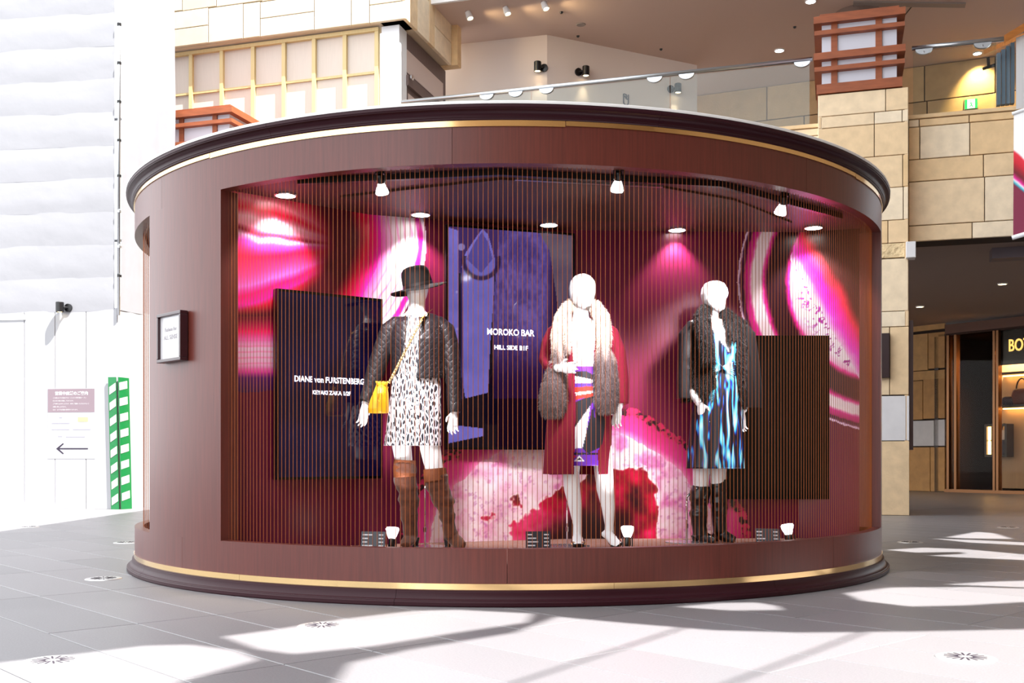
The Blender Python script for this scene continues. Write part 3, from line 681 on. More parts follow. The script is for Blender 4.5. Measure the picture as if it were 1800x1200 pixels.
class Man:
    def __init__(s, d0, u0, label):
        s.d0 = d0; p = W(u0, 0, d0); s.root = empty('mannequin', (p.x, d0, ZS), label, 'mannequin', 'dressed mannequins in the kiosk')
    def mp(s, u, v, dy=0): return W(u, v, s.d0+dy)
    def limb(s, rings, n=18):
        """rings (u, v, dy, half width px, half depth m) -> closed tube"""
        pts = [s.mp(*r[:3]) for r in rings]; out = []
        for i, r in enumerate(rings):
            t = (pts[min(i+1, len(pts)-1)]-pts[max(i-1, 0)]).normalized()
            B = Vector((0, 1, 0)); B = B-t*B.dot(t)
            if B.length < .35: B = Vector((0, 0, 1)); B = B-t*B.dot(t)
            B.normalize(); A = B.cross(t)
            if A.x < 0: A = -A
            out.append((pts[i], A*(r[3]*s.d0/F), B*r[4]))
        return loft(out, n)
def loft(rings, n=18, cap=True):
    vs = []; fs = []
    for p, A, B in rings: vs += [p+A*math.cos(2*math.pi*k/n)+B*math.sin(2*math.pi*k/n) for k in range(n)]
    for i in range(len(rings)-1):
        for k in range(n): fs.append((i*n+k, i*n+(k+1) % n, (i+1)*n+(k+1) % n, (i+1)*n+k))
    if cap: fs.append(tuple(range(n-1, -1, -1))); fs.append(tuple((len(rings)-1)*n+k for k in range(n)))
    return vs, fs
def balls(pts):
    """tube with circular sections through (point, radius)"""
    out = []
    for i, (p, r) in enumerate(pts):
        t = (pts[min(i+1, len(pts)-1)][0]-pts[max(i-1, 0)][0]).normalized(); a = Vector((0, 1, 0)) if abs(t.y) < .9 else Vector((1, 0, 0))
        a = (a-t*a.dot(t)).normalized(); out.append((p, a*r, t.cross(a)*r))
    return loft(out, 10)
def hand(wrist, f, th, size=1., curl=.5, spread=.25):
    """palm and five fingers; f = towards the fingertips, th = thumb side"""
    f = f.normalized(); th = (th-f*th.dot(f)).normalized(); n = f.cross(th); k = size; out = []
    if n.y > 0: n = -n                                    # palm normal kept towards the viewer
    out.append(loft([(wrist-f*.02*k, th*.021*k, n*.017*k), (wrist+f*.01*k, th*.024*k, n*.017*k), (wrist+f*.05*k, th*.038*k, n*.016*k), (wrist+f*.085*k, th*.039*k, n*.014*k), (wrist+f*.095*k, th*.034*k, n*.011*k)], 14))
    for i, L in enumerate((.072, .080, .075, .058)):
        o = th*(.030-.020*i)*k; b = wrist+f*(.085-.004*abs(i-1))*k+o; dv = (f+th*spread*(.35-.25*i)).normalized(); c = curl*(.8+.15*i)
        p1 = b+dv*L*.42*k; d2 = (dv+(-n if False else n)*c*.6).normalized(); p2 = p1+d2*L*.33*k; d3 = (d2+n*c*.6).normalized(); p3 = p2+d3*L*.27*k
        out.append(balls([(b-dv*.02*k, .0092*k), (b, .0092*k), (p1, .0085*k), (p2, .0078*k), (p3, .0058*k), (p3+d3*.003*k, .003*k)]))
    b = wrist+f*.022*k+th*.026*k; d1 = (f*.75+th*.75+n*.2).normalized(); p1 = b+d1*.036*k; d2 = (f+th*.25+n*.25).normalized(); p2 = p1+d2*.03*k
    out.append(balls([(b-d1*.015*k, .012*k), (b, .0115*k), (p1, .0095*k), (p2, .0068*k), (p2+d2*.003*k, .003*k)])); return out
def solid(name, tubes, voxel=.005, it=5, fac=.5, floor_z=None):
    mb = MB()
    for vs, fs in tubes: mb.add(vs, fs)
    me = bpy.data.meshes.new(name); me.from_pydata(mb.v, [], mb.f); bm = bmesh.new(); bm.from_mesh(me); bmesh.ops.recalc_face_normals(bm, faces=bm.faces); bm.to_mesh(me); bm.free()
    o = bpy.data.objects.new(name, me); COL.objects.link(o)
    r = o.modifiers.new('r', 'REMESH'); r.mode = 'VOXEL'; r.voxel_size = voxel
    sm_ = o.modifiers.new('s', 'SMOOTH'); sm_.iterations = it; sm_.factor = fac
    dg = bpy.context.evaluated_depsgraph_get(); dg.update(); res = bpy.data.meshes.new_from_object(o.evaluated_get(dg))
    bpy.data.objects.remove(o); res.name = name; res.materials.clear()
    if floor_z is not None:
        co = verts_np(res); co[:, 2] = np.maximum(co[:, 2], floor_z); res.vertices.foreach_set('co', co.ravel())
    return res
def cut(me, fn):
    """drop the faces whose centre satisfies fn(u, v, co)"""
    bm = bmesh.new(); bm.from_mesh(me); bm.faces.ensure_lookup_table()
    c = np.array([f.calc_center_median()[:] for f in bm.faces]); u, v = proj(c); k = fn(u, v, c)
    bmesh.ops.delete(bm, geom=[f for f, q in zip(bm.faces, k) if q], context='FACES'); bm.to_mesh(me); bm.free(); return me
def skin_cloth(M, rings, n=72, folds=0., nf=9, seed=0, rows=60):
    """garment tube interpolated smoothly over rings; folds widen downwards"""
    R = np.array(rings, float); t = np.linspace(0, 1, rows+1); s_ = np.linspace(0, 1, len(R))
    L = np.concatenate([[0], np.cumsum(np.abs(np.diff(R[:, 1])))]); L /= L[-1]
    C = np.stack([np.interp(t, L, R[:, i]) for i in range(5)], 1)
    for _ in range(3): C[1:-1] = (C[:-2]+2*C[1:-1]+C[2:])/4
    th = np.linspace(0, 2*np.pi, n, endpoint=False); rs = np.random.RandomState(seed); ph = rs.rand(4)*6.28
    vs = []
    for i in range(rows+1):
        u, v, dy, rx, ry = C[i]; d = M.d0+dy; k = 1+folds*t[i]**1.5*(np.sin(nf*th+ph[0]+1.2*t[i])+.6*np.sin((nf*1.7//1)*th+ph[1])+.4*np.sin(3*th+ph[2]))
        x = (u-900)/F*d+rx*M.d0/F*np.cos(th)*k; y = d+ry*np.sin(th)*k; z = CZ-(v-YH)/F*d+0*th
        vs.append(np.stack([x, y, z], -1))
    vs = np.concatenate(vs); i = (np.arange(rows)[:, None]*n+np.arange(n)[None, :]); j = np.arange(rows)[:, None]*n+(np.arange(n)[None, :]+1) % n
    f = np.stack([i.ravel(), j.ravel(), (j+n).ravel(), (i+n).ravel()], 1)
    me = bpy.data.meshes.new('cloth'); me.from_pydata(vs.tolist(), [], f.tolist()); return me
def thick(o, t=.004):
    m = o.modifiers.new('thickness', 'SOLIDIFY'); m.thickness = t; m.offset = -1; return o
def fur(src, n, length, width, colfn, m, parent, seed=1, droop=.8, mask=None):
    """short hair blades standing on the surface of src (world coordinates)"""
    src.calc_loop_triangles(); co = verts_np(src); T = np.empty(len(src.loop_triangles)*3, int); src.loop_triangles.foreach_get('vertices', T); T = T.reshape(-1, 3)
    a, b, c = co[T[:, 0]], co[T[:, 1]], co[T[:, 2]]; nn = np.cross(b-a, c-a); ar = np.linalg.norm(nn, axis=1); nn /= ar[:, None]+1e-12
    if mask is not None: u, v = proj((a+b+c)/3); ar = ar*mask(u, v, (a+b+c)/3)
    rs = np.random.RandomState(seed); k = rs.choice(len(T), n, p=ar/ar.sum()); r1 = np.sqrt(rs.rand(n, 1)); r2 = rs.rand(n, 1)
    p = a[k]*(1-r1)+b[k]*r1*(1-r2)+c[k]*r1*r2; N_ = nn[k]
    tip = N_*(.55+.3*rs.rand(n, 1))+np.array([0, 0, -droop])+.55*rs.randn(n, 3)*.6; tip /= np.linalg.norm(tip, axis=1)[:, None]; L = length*(.6+.8*rs.rand(n, 1))
    side = np.cross(tip, rs.randn(n, 3)); side /= np.linalg.norm(side, axis=1)[:, None]; side *= width
    mid = p+tip*L*.5+N_*L*.1
    vs = np.stack([p-side, p+side, mid+side*.7, mid-side*.7, p+tip*L+np.array([0, 0, -.2])*L], 1).reshape(-1, 3); i = np.arange(n)*5
    me = bpy.data.meshes.new('fur'); me.from_pydata(vs.tolist(), [], np.stack([i, i+1, i+2, i+3], 1).tolist()+np.stack([i+3, i+2, i+4], 1).tolist())
    u, v = proj(np.repeat(p, 5, 0)); cc = colfn(u, v)*(.75+.5*np.repeat(rs.rand(n, 1), 5, 0)); set_col(me, cc)
    return ob('fur', me, m, parent, world=True, kind='stuff')
FUR = mat('fur', (120, 110, 110), rough=.7, attr=True)
def rod(M, name, u, v0, v1, dy, r=.006):
    a = M.mp(u, v0, dy); b = M.mp(u, v1, dy); b.z = ZS; a.x = b.x = (a.x+b.x)/2
    ob(name, MB().tube([b, a], r, 8), CHROME, M.root, world=True, smooth=True)
    ob('stand_base', MB().lathe([(0, 0), (.15, 0), (.15, .006), (.01, .012), (0, .012)], 40, (b.x, b.y, ZS)), mat('base_glass', (190, 190, 196), rough=.15, metal=.6), M.root, world=True)
    ob('clamp', MB().lathe([(.006, 0), (.011, 0), (.011, .03), (.006, .03)], 10, (b.x, b.y, ZS+.10)), CHROME, M.root, world=True)

# ---- mannequin with hat, leather jacket and leaf print dress
M1 = Man(6.95, 745, 'white mannequin in black hat, quilted leather jacket, leaf print dress and brown boots'); m = M1
X = Vector((1, 0, 0)); Zv = Vector((0, 0, 1)); Yv = Vector((0, 1, 0))
tb = [m.limb(r) for r in (
 [(733,484,0,8,.04),(733,488,0,15,.065),(733,498,0,20,.085),(733,510,0,20,.088),(733,521,-.005,17.5,.078),(734,529,-.012,12,.055),(734,534,-.018,6,.03)],
 [(734,512,.012,15,.05),(733,532,.012,14.5,.05),(732,546,.015,15.5,.055),(732,556,.02,26,.07)],
 [(732,551,.02,20,.06),(733,562,.02,33,.08),(734,577,.01,38,.095),(734,610,0,40,.1),(733,645,0,35,.09),(731,690,0,40,.1),(729,730,0,43,.105),(728,762,0,42,.095)],
 [(710,735,0,22,.08),(706,785,0,17,.07),(711,818,0,15,.06),(716,860,0,13,.05),(721,935,0,8,.035)],
 [(748,735,0,23,.08),(756,785,0,18.5,.075),(764,828,-.02,15.5,.062),(776,870,-.02,13,.05),(793,935,-.03,8,.035)],
 [(696,580,.02,12,.05),(675,612,.03,12,.045),(658,655,.04,10.5,.04),(648,690,.02,8.5,.034),(642,710,.01,7,.026)],
 [(774,580,.02,12,.05),(789,612,.03,12,.045),(798,655,.03,10.5,.04),(798,695,.02,8.5,.034),(798,724,0,7,.026)])]
tb += hand(m.mp(641, 711, .005), Vector((-.10, -.15, -1)), Vector((.8, -.5, .0)), .98, .8) + hand(m.mp(798, 725, 0), Vector((-.08, -.2, -1)), Vector((-.8, -.5, 0)), .98, .9)
ob('body', solid('body', tb, .0045), MANQ, m.root, world=True, smooth=True)
dr = skin_cloth(m, [(731,556,.015,20,.07),(732,566,.01,33,.09),(733,600,.0,43,.113),(733,640,0,39.5,.107),(732,690,0,43,.118),(729,735,0,46,.122),(726,783,0,49,.125)], 96, .018, 7, 3, 80)
thick(ob('dress', dr, LEAF, m.root, world=True, smooth=True))
jk = solid('jacket', [m.limb(r) for r in (
 [(732,552,.02,20,.07),(733,559,.02,36,.09),(734,569,.01,46,.112),(735,600,.0,48.5,.13),(735,635,0,46.5,.127),(736,660,0,47,.13),(736,674,0,47,.13)],
 [(712,564,.02,8,.06),(698,567,.02,13,.068),(685,580,.025,17,.066),(676,605,.03,17,.062),(661,650,.04,17,.062),(650,685,.03,13.5,.052),(642,707,.01,11.5,.045)],
 [(756,564,.02,8,.06),(770,567,.02,13,.068),(783,580,.025,17,.066),(790,605,.03,16.5,.062),(796,655,.03,15,.058),(798,700,.02,13.5,.052),(799,725,0,11.5,.045)])], .006, 4)
OPEN1 = [(716,540),(737,540),(736,610),(732,662),(731,680),(676,680),(684,666),(698,656),(710,606),(716,566)]
cut(jk, lambda u, v, c: ((v > 664) & (u > 684) & (u < 783)) | (inpoly(u, v, OPEN1) & (c[:, 1] < m.d0)) | ((v < 556) & (u > 712) & (u < 752)))
jo = thick(ob('jacket', jk, QUILT, m.root, world=True, smooth=True), .005)
rs = random.Random(2); mb = MB()
for i in range(9):
    for j in range(14):
        u = 741+i*6+(3 if j % 2 else 0); v = 572+j*6.6
        if u > 782 or v > 660: continue
        dd = m.d0-.13*math.sqrt(max(0, 1-((u-735)/50)**2)); mb.lathe([(0, .003), (.0026, 0), (0, -.003)], 5, W(u+rs.random()*2, v+rs.random()*2, dd+.004))
ob('studs', mb, CHROME, jo, world=False); bpy.context.view_layer.update()
st = [o for o in jo.children if o.name.startswith('studs')][0]; st.data.transform(Matrix.Translation(-wloc(m.root)))
# hat
hat_m = mat('black_felt', (9, 8, 10), rough=.85, spec=.25); hp = m.mp(735, 504, 0); R_ = Matrix.Rotation(math.radians(-13), 3, 'Y') @ Matrix.Rotation(math.radians(7), 3, 'X')
prof = [(0, .138), (.04, .137), (.07, .128), (.088, .108), (.095, .08), (.098, .03), (.098, .0)]
ho = ob('hat', MB().lathe(prof, 48, hp, R_), hat_m, m.root, world=True, smooth=True)
mb = MB(); n = 64; vs = []; fs = []
for k in range(n):
    a = 2*math.pi*k/n
    for j in range(9):
        t = j/8; r = .096+(.188-.096)*t; z = -.018*t*t+.014*math.sin(2*a+.6)*t*t; p = R_ @ Vector((r*math.cos(a), r*math.sin(a), z)); vs.append(p+hp)
for k in range(n):
    for j in range(8): fs.append((k*9+j, ((k+1) % n)*9+j, ((k+1) % n)*9+j+1, k*9+j+1))
br = ob('hat_brim', mb.add(vs, fs), hat_m, ho, smooth=True); br.data.transform(Matrix.Translation(-wloc(m.root))); thick(br, .003)
bd = ob('hat_band', MB().lathe([(.099, .004), (.1, .004), (.1, .022), (.099, .022)], 48, hp, R_), BLACK, ho); bd.data.transform(Matrix.Translation(-wloc(m.root)))
# boots
SUEDE = mat('brown_suede', (86, 40, 14), rough=.85, noise=(30, .25), bump=(40, .3, .006), sheen=.3); CUFF = mat('tan_cuff', (124, 64, 28), rough=.6, bump=(220, .8, .004)); SOLE = mat('boot_sole', (30, 20, 18), rough=.5)
def boot(M, shaft, foot, cuff, heel, mt, cf, voxel=.005):
    me = solid('boot', [M.limb(shaft), M.limb(foot), M.limb([shaft[-1], foot[1]][::-1] if False else [(shaft[-1][0], shaft[-1][1]-6, shaft[-1][2], shaft[-1][3], shaft[-1][4]), foot[1]])], voxel, 4, floor_z=ZS+.004)
    co = verts_np(me); nm = np.empty(len(me.vertices)*3); me.vertices.foreach_get('normal', nm); nm = nm.reshape(-1, 3)
    k = (fbm(co[:, 0]*7+3, co[:, 2]*26, 5, 2)-.5)*.026*sstep(ZS+.1, ZS+.22, co[:, 2])*sstep(ZS+.66, ZS+.5, co[:, 2])
    me.vertices.foreach_set('co', (co+nm*k[:, None]).ravel())
    b_ = ob('boot', me, mt, M.root, world=True, smooth=True)
    if cuff:
        c_ = ob('cuff', solid('cuff', [M.limb(cuff)], .006, 2), cf, b_, smooth=True); c_.data.transform(Matrix.Translation(-wloc(M.root)))
    p = M.mp(*heel); h = p.z-ZS+.02; mb = MB().lathe([(0, 0), (.018, 0), (.024, h*.6), (.03, h), (0, h)], 14, (p.x, p.y, ZS+.001)); h_ = ob('heel', mb, SOLE, b_, smooth=False); h_.data.transform(Matrix.Translation(-wloc(M.root)))
boot(M1, [(712,812,0,19,.075),(712,840,0,20,.077),(716,862,0,17.5,.07),(718,880,0,18,.07),(719,900,0,15.5,.062),(721,922,0,13.5,.057),(722,942,0,13,.06)],
     [(727,941,.06,8,.035),(722,944,0,12,.04),(717,952,-.08,13,.03),(713,958,-.15,9,.016)], [(712,808,0,20,.08),(711,822,0,20.5,.081),(712,838,0,20.5,.081)], (730, 950, .06), SUEDE, CUFF)
boot(M1, [(764,826,-.02,20,.075),(768,848,-.02,20.5,.077),(775,868,-.02,18,.07),(782,886,-.02,17.5,.068),(785,900,-.03,13.5,.058),(789,925,-.03,12,.052),(793,944,-.03,12.5,.058)],
     [(788,944,.04,8,.035),(796,945,-.03,12,.04),(806,954,-.10,11.5,.028),(815,960,-.17,8,.014)], [(764,823,-.02,20.5,.08),(765,834,-.02,21,.081),(767,845,-.02,21,.081)], (787, 950, .05), SUEDE, CUFF)
rod(M1, 'stand_rod', 747, 838, 962, .04)
# yellow bucket bag with chain
YEL = mat('yellow_leather', (232, 172, 20), rough=.4, bump=(14, .5, .02)); CH = mat('pale_gold', (226, 200, 150), rough=.25, metal=.7)
bp_ = m.mp(667, 726, -.16); bag = empty('bucket_bag', bp_, 'yellow leather drawstring bucket bag hanging from a chain on the left mannequin', 'bag')
me = solid('pouch', [m.limb([(673,676,-.16,11,.03),(671,682,-.16,11,.035),(670,690,-.16,13,.05),(667,706,-.16,16.5,.06),(665,720,-.16,18.5,.06),(665,726,-.16,17.5,.05)])], .005, 3)
ob('pouch', me, YEL, bag, world=True, smooth=True)
mb = MB()
for k in range(7): a = m.mp(665+k*2.2, 679, -.18); mb.tube([a, a+Vector(((k-3)*.002, -.006, .018)), a+Vector(((k-3)*.005, -.004, .034))], [.008, .007, .003], 6)
ob('gathered_top', mb, YEL, bag, world=True, smooth=True)
ob('drawstring', MB().tube([m.mp(667,683,-.225), m.mp(665,692,-.235), m.mp(663,702,-.235), m.mp(666,706,-.235)], .005, 6), YEL, bag, world=True)
pts = []
for t in np.linspace(0, 1, 46): pts.append(m.mp(684+(741-684)*t, 672+(562-672)*t, -.155+.0*t-.02*math.sin(3.1*t)))
mb = MB()
for i, p in enumerate(pts): mb.lathe([(.0075, -.004), (.0095, 0), (.0075, .004), (.0045, 0), (.0075, -.004)], 8, p, Matrix.Rotation(.9+(i % 2)*1.5, 3, 'Z') @ Matrix.Rotation(.6, 3, 'X'))
ob('chain', mb, CH, bag, world=True)
mb = MB(); A = [m.mp(739,562,-.155), m.mp(747,553,-.10), m.mp(754,547,-.03), m.mp(757,545,.04)]
for i in range(3):
    a, b = A[i], A[i+1]; o_ = Vector((.012, .0, .010)); mb.hexa([a-o_, b-o_, b+o_, a+o_, a-o_+Vector((0,.006,-.004)), b-o_+Vector((0,.006,-.004)), b+o_+Vector((0,.006,-.004)), a+o_+Vector((0,.006,-.004))])
ob('shoulder_strap', mb, mat('mustard_leather', (190, 140, 26), rough=.5), bag, world=True)

# ---- mannequin with burgundy coat and fur stole
M2 = Man(6.985, 1040, 'white mannequin in burgundy coat, long fur stole and purple geometric skirt'); m = M2
tb = [m.limb(r) for r in (
 [(1024,482,.01,7,.04),(1024,486,.01,15,.068),(1024,495,.01,22,.092),(1024,507,.005,24,.102),(1024,518,0,23,.1),(1026,528,-.005,20,.088),(1030,537,-.015,14,.062),(1033,542,-.02,8,.035)],
 [(1021,525,.025,14,.05),(1021,545,.022,13,.048),(1021,558,.022,14.5,.052),(1021,568,.02,22,.065)],
 [(1022,562,.02,18,.06),(1023,573,.02,33,.08),(1024,587,.01,38,.095),(1025,615,0,38,.1),(1026,645,0,31,.09),(1028,680,0,38,.098),(1030,730,0,42,.1),(1031,760,0,40,.09)],
 [(1012,735,0,21,.08),(1005,800,0,16.5,.07),(1004,835,-.01,14.5,.06),(1006,860,.0,14.5,.058),(1011,890,.01,11.5,.048),(1015,922,.02,7.6,.034),(1015,944,.025,8,.034)],
 [(1016,938,.055,6.5,.03),(1015,945,.0,9,.03),(1016,952,-.07,11,.022),(1017,958,-.13,9,.013)],
 [(1050,735,0,21,.08),(1059,800,0,17.5,.07),(1062,835,-.01,16.5,.06),(1064,860,.0,15.5,.058),(1069,890,.01,12,.048),(1071,922,.03,8,.034),(1071,940,.04,8.5,.034)],
 [(1063,938,.06,6.5,.03),(1072,942,.01,8.5,.03),(1080,952,-.06,9.5,.022),(1088,959,-.12,7.5,.012)],
 [(986,588,.02,12,.05),(970,606,.03,12,.045),(966,633,.01,11,.042),(972,647,-.10,9,.034),(982,647,-.19,7,.027)],
 [(1062,588,.02,12,.05),(1082,620,.03,12,.045),(1089,660,.03,10,.04),(1090,695,.01,8,.033),(1088,716,0,6.8,.026)])]
tb += hand(m.mp(983, 647, -.195), Vector((.9, -.55, .0)), Vector((.1, -.2, 1)), .95, .55) + hand(m.mp(1088, 716, 0), Vector((-.22, -.25, -1)), Vector((-.8, -.5, .1)), .95, .8)
ob('body', solid('body', tb, .0045, floor_z=ZS+.004), MANQ, m.root, world=True, smooth=True)
bl = skin_cloth(m, [(1021,566,.01,19,.072),(1022,573,.0,30,.095),(1025,600,-.01,34,.118),(1026,650,-.01,29,.108)], 72, .02, 8, 5, 50)
ob('blouse', bl, mat('cream_blouse', (244, 240, 238), rough=.6), m.root, world=True, smooth=True)
sk = skin_cloth(m, [(1027,646,-.01,28,.112),(1029,690,-.01,36,.122),(1031,740,-.01,39,.126),(1031,818,-.01,36,.122)], 160, .006, 5, 6, 150)
u, v = proj(verts_np(sk)); c = np.broadcast_to(np.array((26, 24, 34.)), (len(u), 3)).copy()
PUR, WHT, RED = (104, 34, 170), (246, 244, 246), (226, 50, 34)
for P_, q in (([(990,640),(1060,640),(1060,652),(1010,653),(990,653)], PUR), ([(1030,652),(1060,646),(1060,668),(1045,660)], PUR), ([(990,660),(1012,661),(1046,668),(1060,672),(1012,674),(990,673)], WHT),
              ([(990,674),(1060,672),(1060,680),(1012,681),(990,681)], (84, 40, 150)), ([(990,681),(1060,678),(1060,684),(1045,687),(1012,689),(990,690)], RED), ([(990,690),(1012,689.5),(1045,686),(1060,688),(1012,695),(990,696)], WHT), ([(990,696),(1012,695),(1060,688),(1060,692),(1012,703),(990,705)], RED), ([(990,704),(1012,703),(1030,698),(1010,707),(990,710)], PUR),
              ([(1038,712),(1046,700),(1046,760),(1024,790),(1010,788)], PUR), ([(1037,714),(1030,764),(1024,787),(1006,789),(1008,755)], WHT), ([(1024,788),(1040,720),(1043,716),(1046,740),(1050,790)], (28, 26, 36)),
              ([(990,790),(1024,787),(1032,797),(1060,784),(1060,796),(990,796)], PUR), ([(990,798),(1070,798),(1070,825),(990,825)], PUR), ([(1009,811),(1018.5,800),(1028,811)], WHT), ([(1014,808.7),(1018.5,803.2),(1023.5,808.7)], (20, 16, 24)), ([(1004,800),(1014,801),(1008,806)], RED)):
    c[inpoly(u, v, P_)] = q
for k in range(12): c[inpoly(u, v, [(1000+k*5.5, 798.5), (1002.7+k*5.5, 794.5), (1005.5+k*5.5, 798.5)])] = (20, 16, 24)
set_col(sk, c); thick(ob('skirt', sk, mat('printed_skirt', (60, 40, 90), rough=.5, attr=True), m.root, world=True, smooth=True), .003)
BURG = mat('burgundy_wool', (112, 6, 36), rough=.85, noise=(60, .12), spec=.3)
ct = solid('coat', [m.limb(r, 28) for r in (
 [(1022,563,.03,22,.08),(1023,569,.03,40,.105),(1024,582,.02,48,.122),(1024,620,.01,51,.14),(1022,680,.01,55,.15),(1018,750,.01,58,.155),(1014,833,.01,60,.165),(1014,846,.01,60,.165)],
 [(1003,571,.03,8,.06),(988,575,.03,13,.07),(976,587,.03,17,.07),(968,605,.03,17,.062),(963,632,.02,16.5,.06),(969,645,-.08,13.5,.052),(979,647,-.16,11.5,.046)],
 [(1043,571,.03,8,.06),(1058,575,.03,13,.07),(1071,587,.03,17,.07),(1084,620,.03,16.5,.062),(1091,670,.03,14.5,.056),(1092,710,.01,13,.05)])], .006, 5)
OPEN2 = [(998,550),(1050,550),(1046,600),(1043,650),(1046,720),(1054,850),(1008,850),(1012,720),(1010,648),(1003,600)]
cut(ct, lambda u, v, c: (v > 833) | (inpoly(u, v, OPEN2) & (c[:, 1] < m.d0+.01)) | ((v < 568) & (u > 1000) & (u < 1044)))
thick(ob('coat', ct, BURG, m.root, world=True, smooth=True), .006)
sf_tubes = [m.limb(r, 16) for r in (
 [(1024,531,.10,9,.05),(1008,532,.07,9,.05),(997,541,.01,9.5,.05),(986,558,-.07,9.5,.045),(979,590,-.12,9,.036),(981,618,-.14,9,.036),(983,632,-.145,13,.04),(977,660,-.13,19,.055),(973,690,-.13,23,.06),(972,714,-.13,23.5,.055),(972,732,-.13,16,.035)],
 [(996,548,-.03,6,.03),(997,570,-.13,6,.026),(997,600,-.15,5.5,.024),(996,622,-.15,5,.022)],
 [(1022,531,.10,9,.05),(1038,532,.07,9,.05),(1047,539,.01,10,.05),(1058,558,-.07,12,.045),(1062,590,-.13,12.5,.04),(1061,614,-.14,11,.038),(1064,634,-.145,18,.05),(1065,670,-.135,21,.055),(1065,705,-.13,21,.055),(1067,725,-.13,14,.035)])]
sm_ = solid('stole', sf_tubes, .006, 3)
def stole_col(u, v): return mixc(np.broadcast_to(np.array((204, 184, 168.)), u.shape+(3,)), (108, 92, 92), sstep(596, 640, v+10*np.sin(u*.4)))
u, v = proj(verts_np(sm_)); set_col(sm_, stole_col(u, v)*.9)
so = ob('fur_stole', sm_, FUR, m.root, smooth=True)
fs_ = fur(sm_, 26000, .017, .0011, stole_col, FUR, None, 3); fs_.parent = so
for o_ in (so, fs_): o_.data.transform(Matrix.Translation(-wloc(m.root)))
# bows of the shoes
for (a, b, nm) in (([(1016,948,.02,11,.028),(1016,952,-.06,12.5,.024),(1017,959,-.13,10.5,.015)], (1016, 952), 'shoe'), ([(1077,949,-.02,10,.026),(1081,953,-.06,11,.022),(1088,960,-.12,8.5,.013)], (1082, 954), 'shoe')):
    me = solid('shoe', [m.limb(a)], .004, 2, floor_z=ZS+.002); s_ = ob('shoe', me, mat('black_patent', (14, 12, 14), rough=.15), m.root, world=True, smooth=True)
    p = m.mp(a[0][0]-2, 950, .07); mb = MB().cyl((p.x, p.y, ZS+.002), (p.x, p.y, p.z), .006, .012, 8); h_ = ob('heel', mb, BLACK, s_); h_.data.transform(Matrix.Translation(-wloc(m.root)))
p = m.mp(1008, 955, -.12)
for dx in (0, .065): ob('shoe_buckle', MB().lathe([(.008, -.004), (.014, 0), (.008, .004), (.008, -.004)], 12, p+Vector((dx, 0, 0)), Matrix.Rotation(1.2, 3, 'X')), BRASS, m.root, world=True)
rod(M2, 'stand_rod', 997, 880, 962, .06)

# ---- mannequin with black fur coat and blue dress
M3 = Man(7.4, 1245, 'white mannequin in black fur coat, blue flame print dress and black boots'); m = M3
tb = [m.limb(r) for r in (
 [(1256,494,.0,8,.04),(1256,498,.0,17,.07),(1256,507,0,23,.092),(1256,517,0,24.5,.1),(1257,526,-.003,23,.094),(1261,535,-.01,17,.07),(1266,542,-.015,11,.045),(1269,546,-.018,6,.025)],
 [(1251,525,.02,12.5,.05),(1251,545,.02,11.5,.047),(1252,560,.02,12,.05),(1254,570,.02,18,.06)],
 [(1255,564,.02,16,.06),(1258,577,.02,30,.08),(1260,592,.01,36,.095),(1265,615,0,35,.1),(1268,645,0,28,.088),(1264,685,0,36,.1),(1260,730,0,40,.105),(1258,760,0,39,.095)],
 [(1240,735,0,20,.078),(1233,800,0,16,.068),(1232,845,0,14.2,.06),(1232,880,0,12,.05),(1233,930,.01,8,.036)],
 [(1272,735,0,20,.078),(1264,800,.01,16,.068),(1262,840,.02,14.2,.06),(1264,880,.02,12,.05),(1267,930,.03,8,.036)],
 [(1216,588,.02,11,.045),(1205,630,.03,11,.044),(1208,670,.01,9.5,.04),(1222,697,-.07,8,.033),(1230,709,-.09,6.8,.026)],
 [(1299,588,.03,11,.045),(1315,630,.05,11,.044),(1317,680,.05,9.5,.04),(1309,708,.02,7.5,.03),(1306,722,.0,6.5,.025)])]
tb += hand(m.mp(1230, 709, -.09), Vector((.28, -.12, -1)), Vector((.8, -.5, .2)), .95, .4) + hand(m.mp(1305, 723, 0), Vector((-.05, -.2, -1)), Vector((-.7, -.6, .1)), .95, .8)
ob('body', solid('body', tb, .0045, floor_z=ZS+.004), MANQ, m.root, world=True, smooth=True)
d3 = skin_cloth(m, [(1258,566,.01,24,.08),(1259,574,.0,33,.095),(1264,600,-.01,38.5,.122),(1268,622,-.01,34.5,.118),(1268,643,-.01,31,.108),(1265,690,-.01,41,.128),(1260,740,-.01,45,.135),(1257,823,-.01,48.5,.145)], 110, .035, 8, 9, 90)
cut(d3, lambda u, v, c: (inpoly(u, v, [(1236,555),(1272,560),(1288,596),(1281,619),(1256,584)]) & (c[:, 1] < m.d0+.02)) | (v < 570))
thick(ob('dress', d3, FLAME, m.root, world=True, smooth=True), .003)
mb = MB()                                                              # gathered knot at the waist
for k in range(7):
    a = -1+2*k/6; mb.tube([m.mp(1243+2*abs(a)*2, 640+a*14, -.105), m.mp(1262, 645+a*6, -.135), m.mp(1275, 646-a*3, -.14), m.mp(1292, 650-a*14, -.11)], [.005, .008, .009, .005], 7)
ob('waist_knot', mb, FLAME, m.root, world=True, smooth=True)
ct = solid('coat', [m.limb(r, 28) for r in ([(1252,547,.06,22,.06),(1254,556,.05,33,.09),(1257,568,.03,46,.112),(1260,600,.02,54,.138),(1262,650,.02,60,.15),(1263,700,.02,63,.155),(1263,716,.02,63,.155)],
     [(1284,567,.03,9,.06),(1298,573,.03,14,.07),(1310,590,.03,18,.07),(1319,640,.04,16.5,.064),(1325,690,.04,15.5,.062),(1326,722,.03,14,.055)])], .006, 4)
OPEN3 = [(1249,530),(1270,530),(1282,560),(1291,600),(1294,650),(1301,720),(1262,720),(1258,650),(1255,600),(1251,570)]
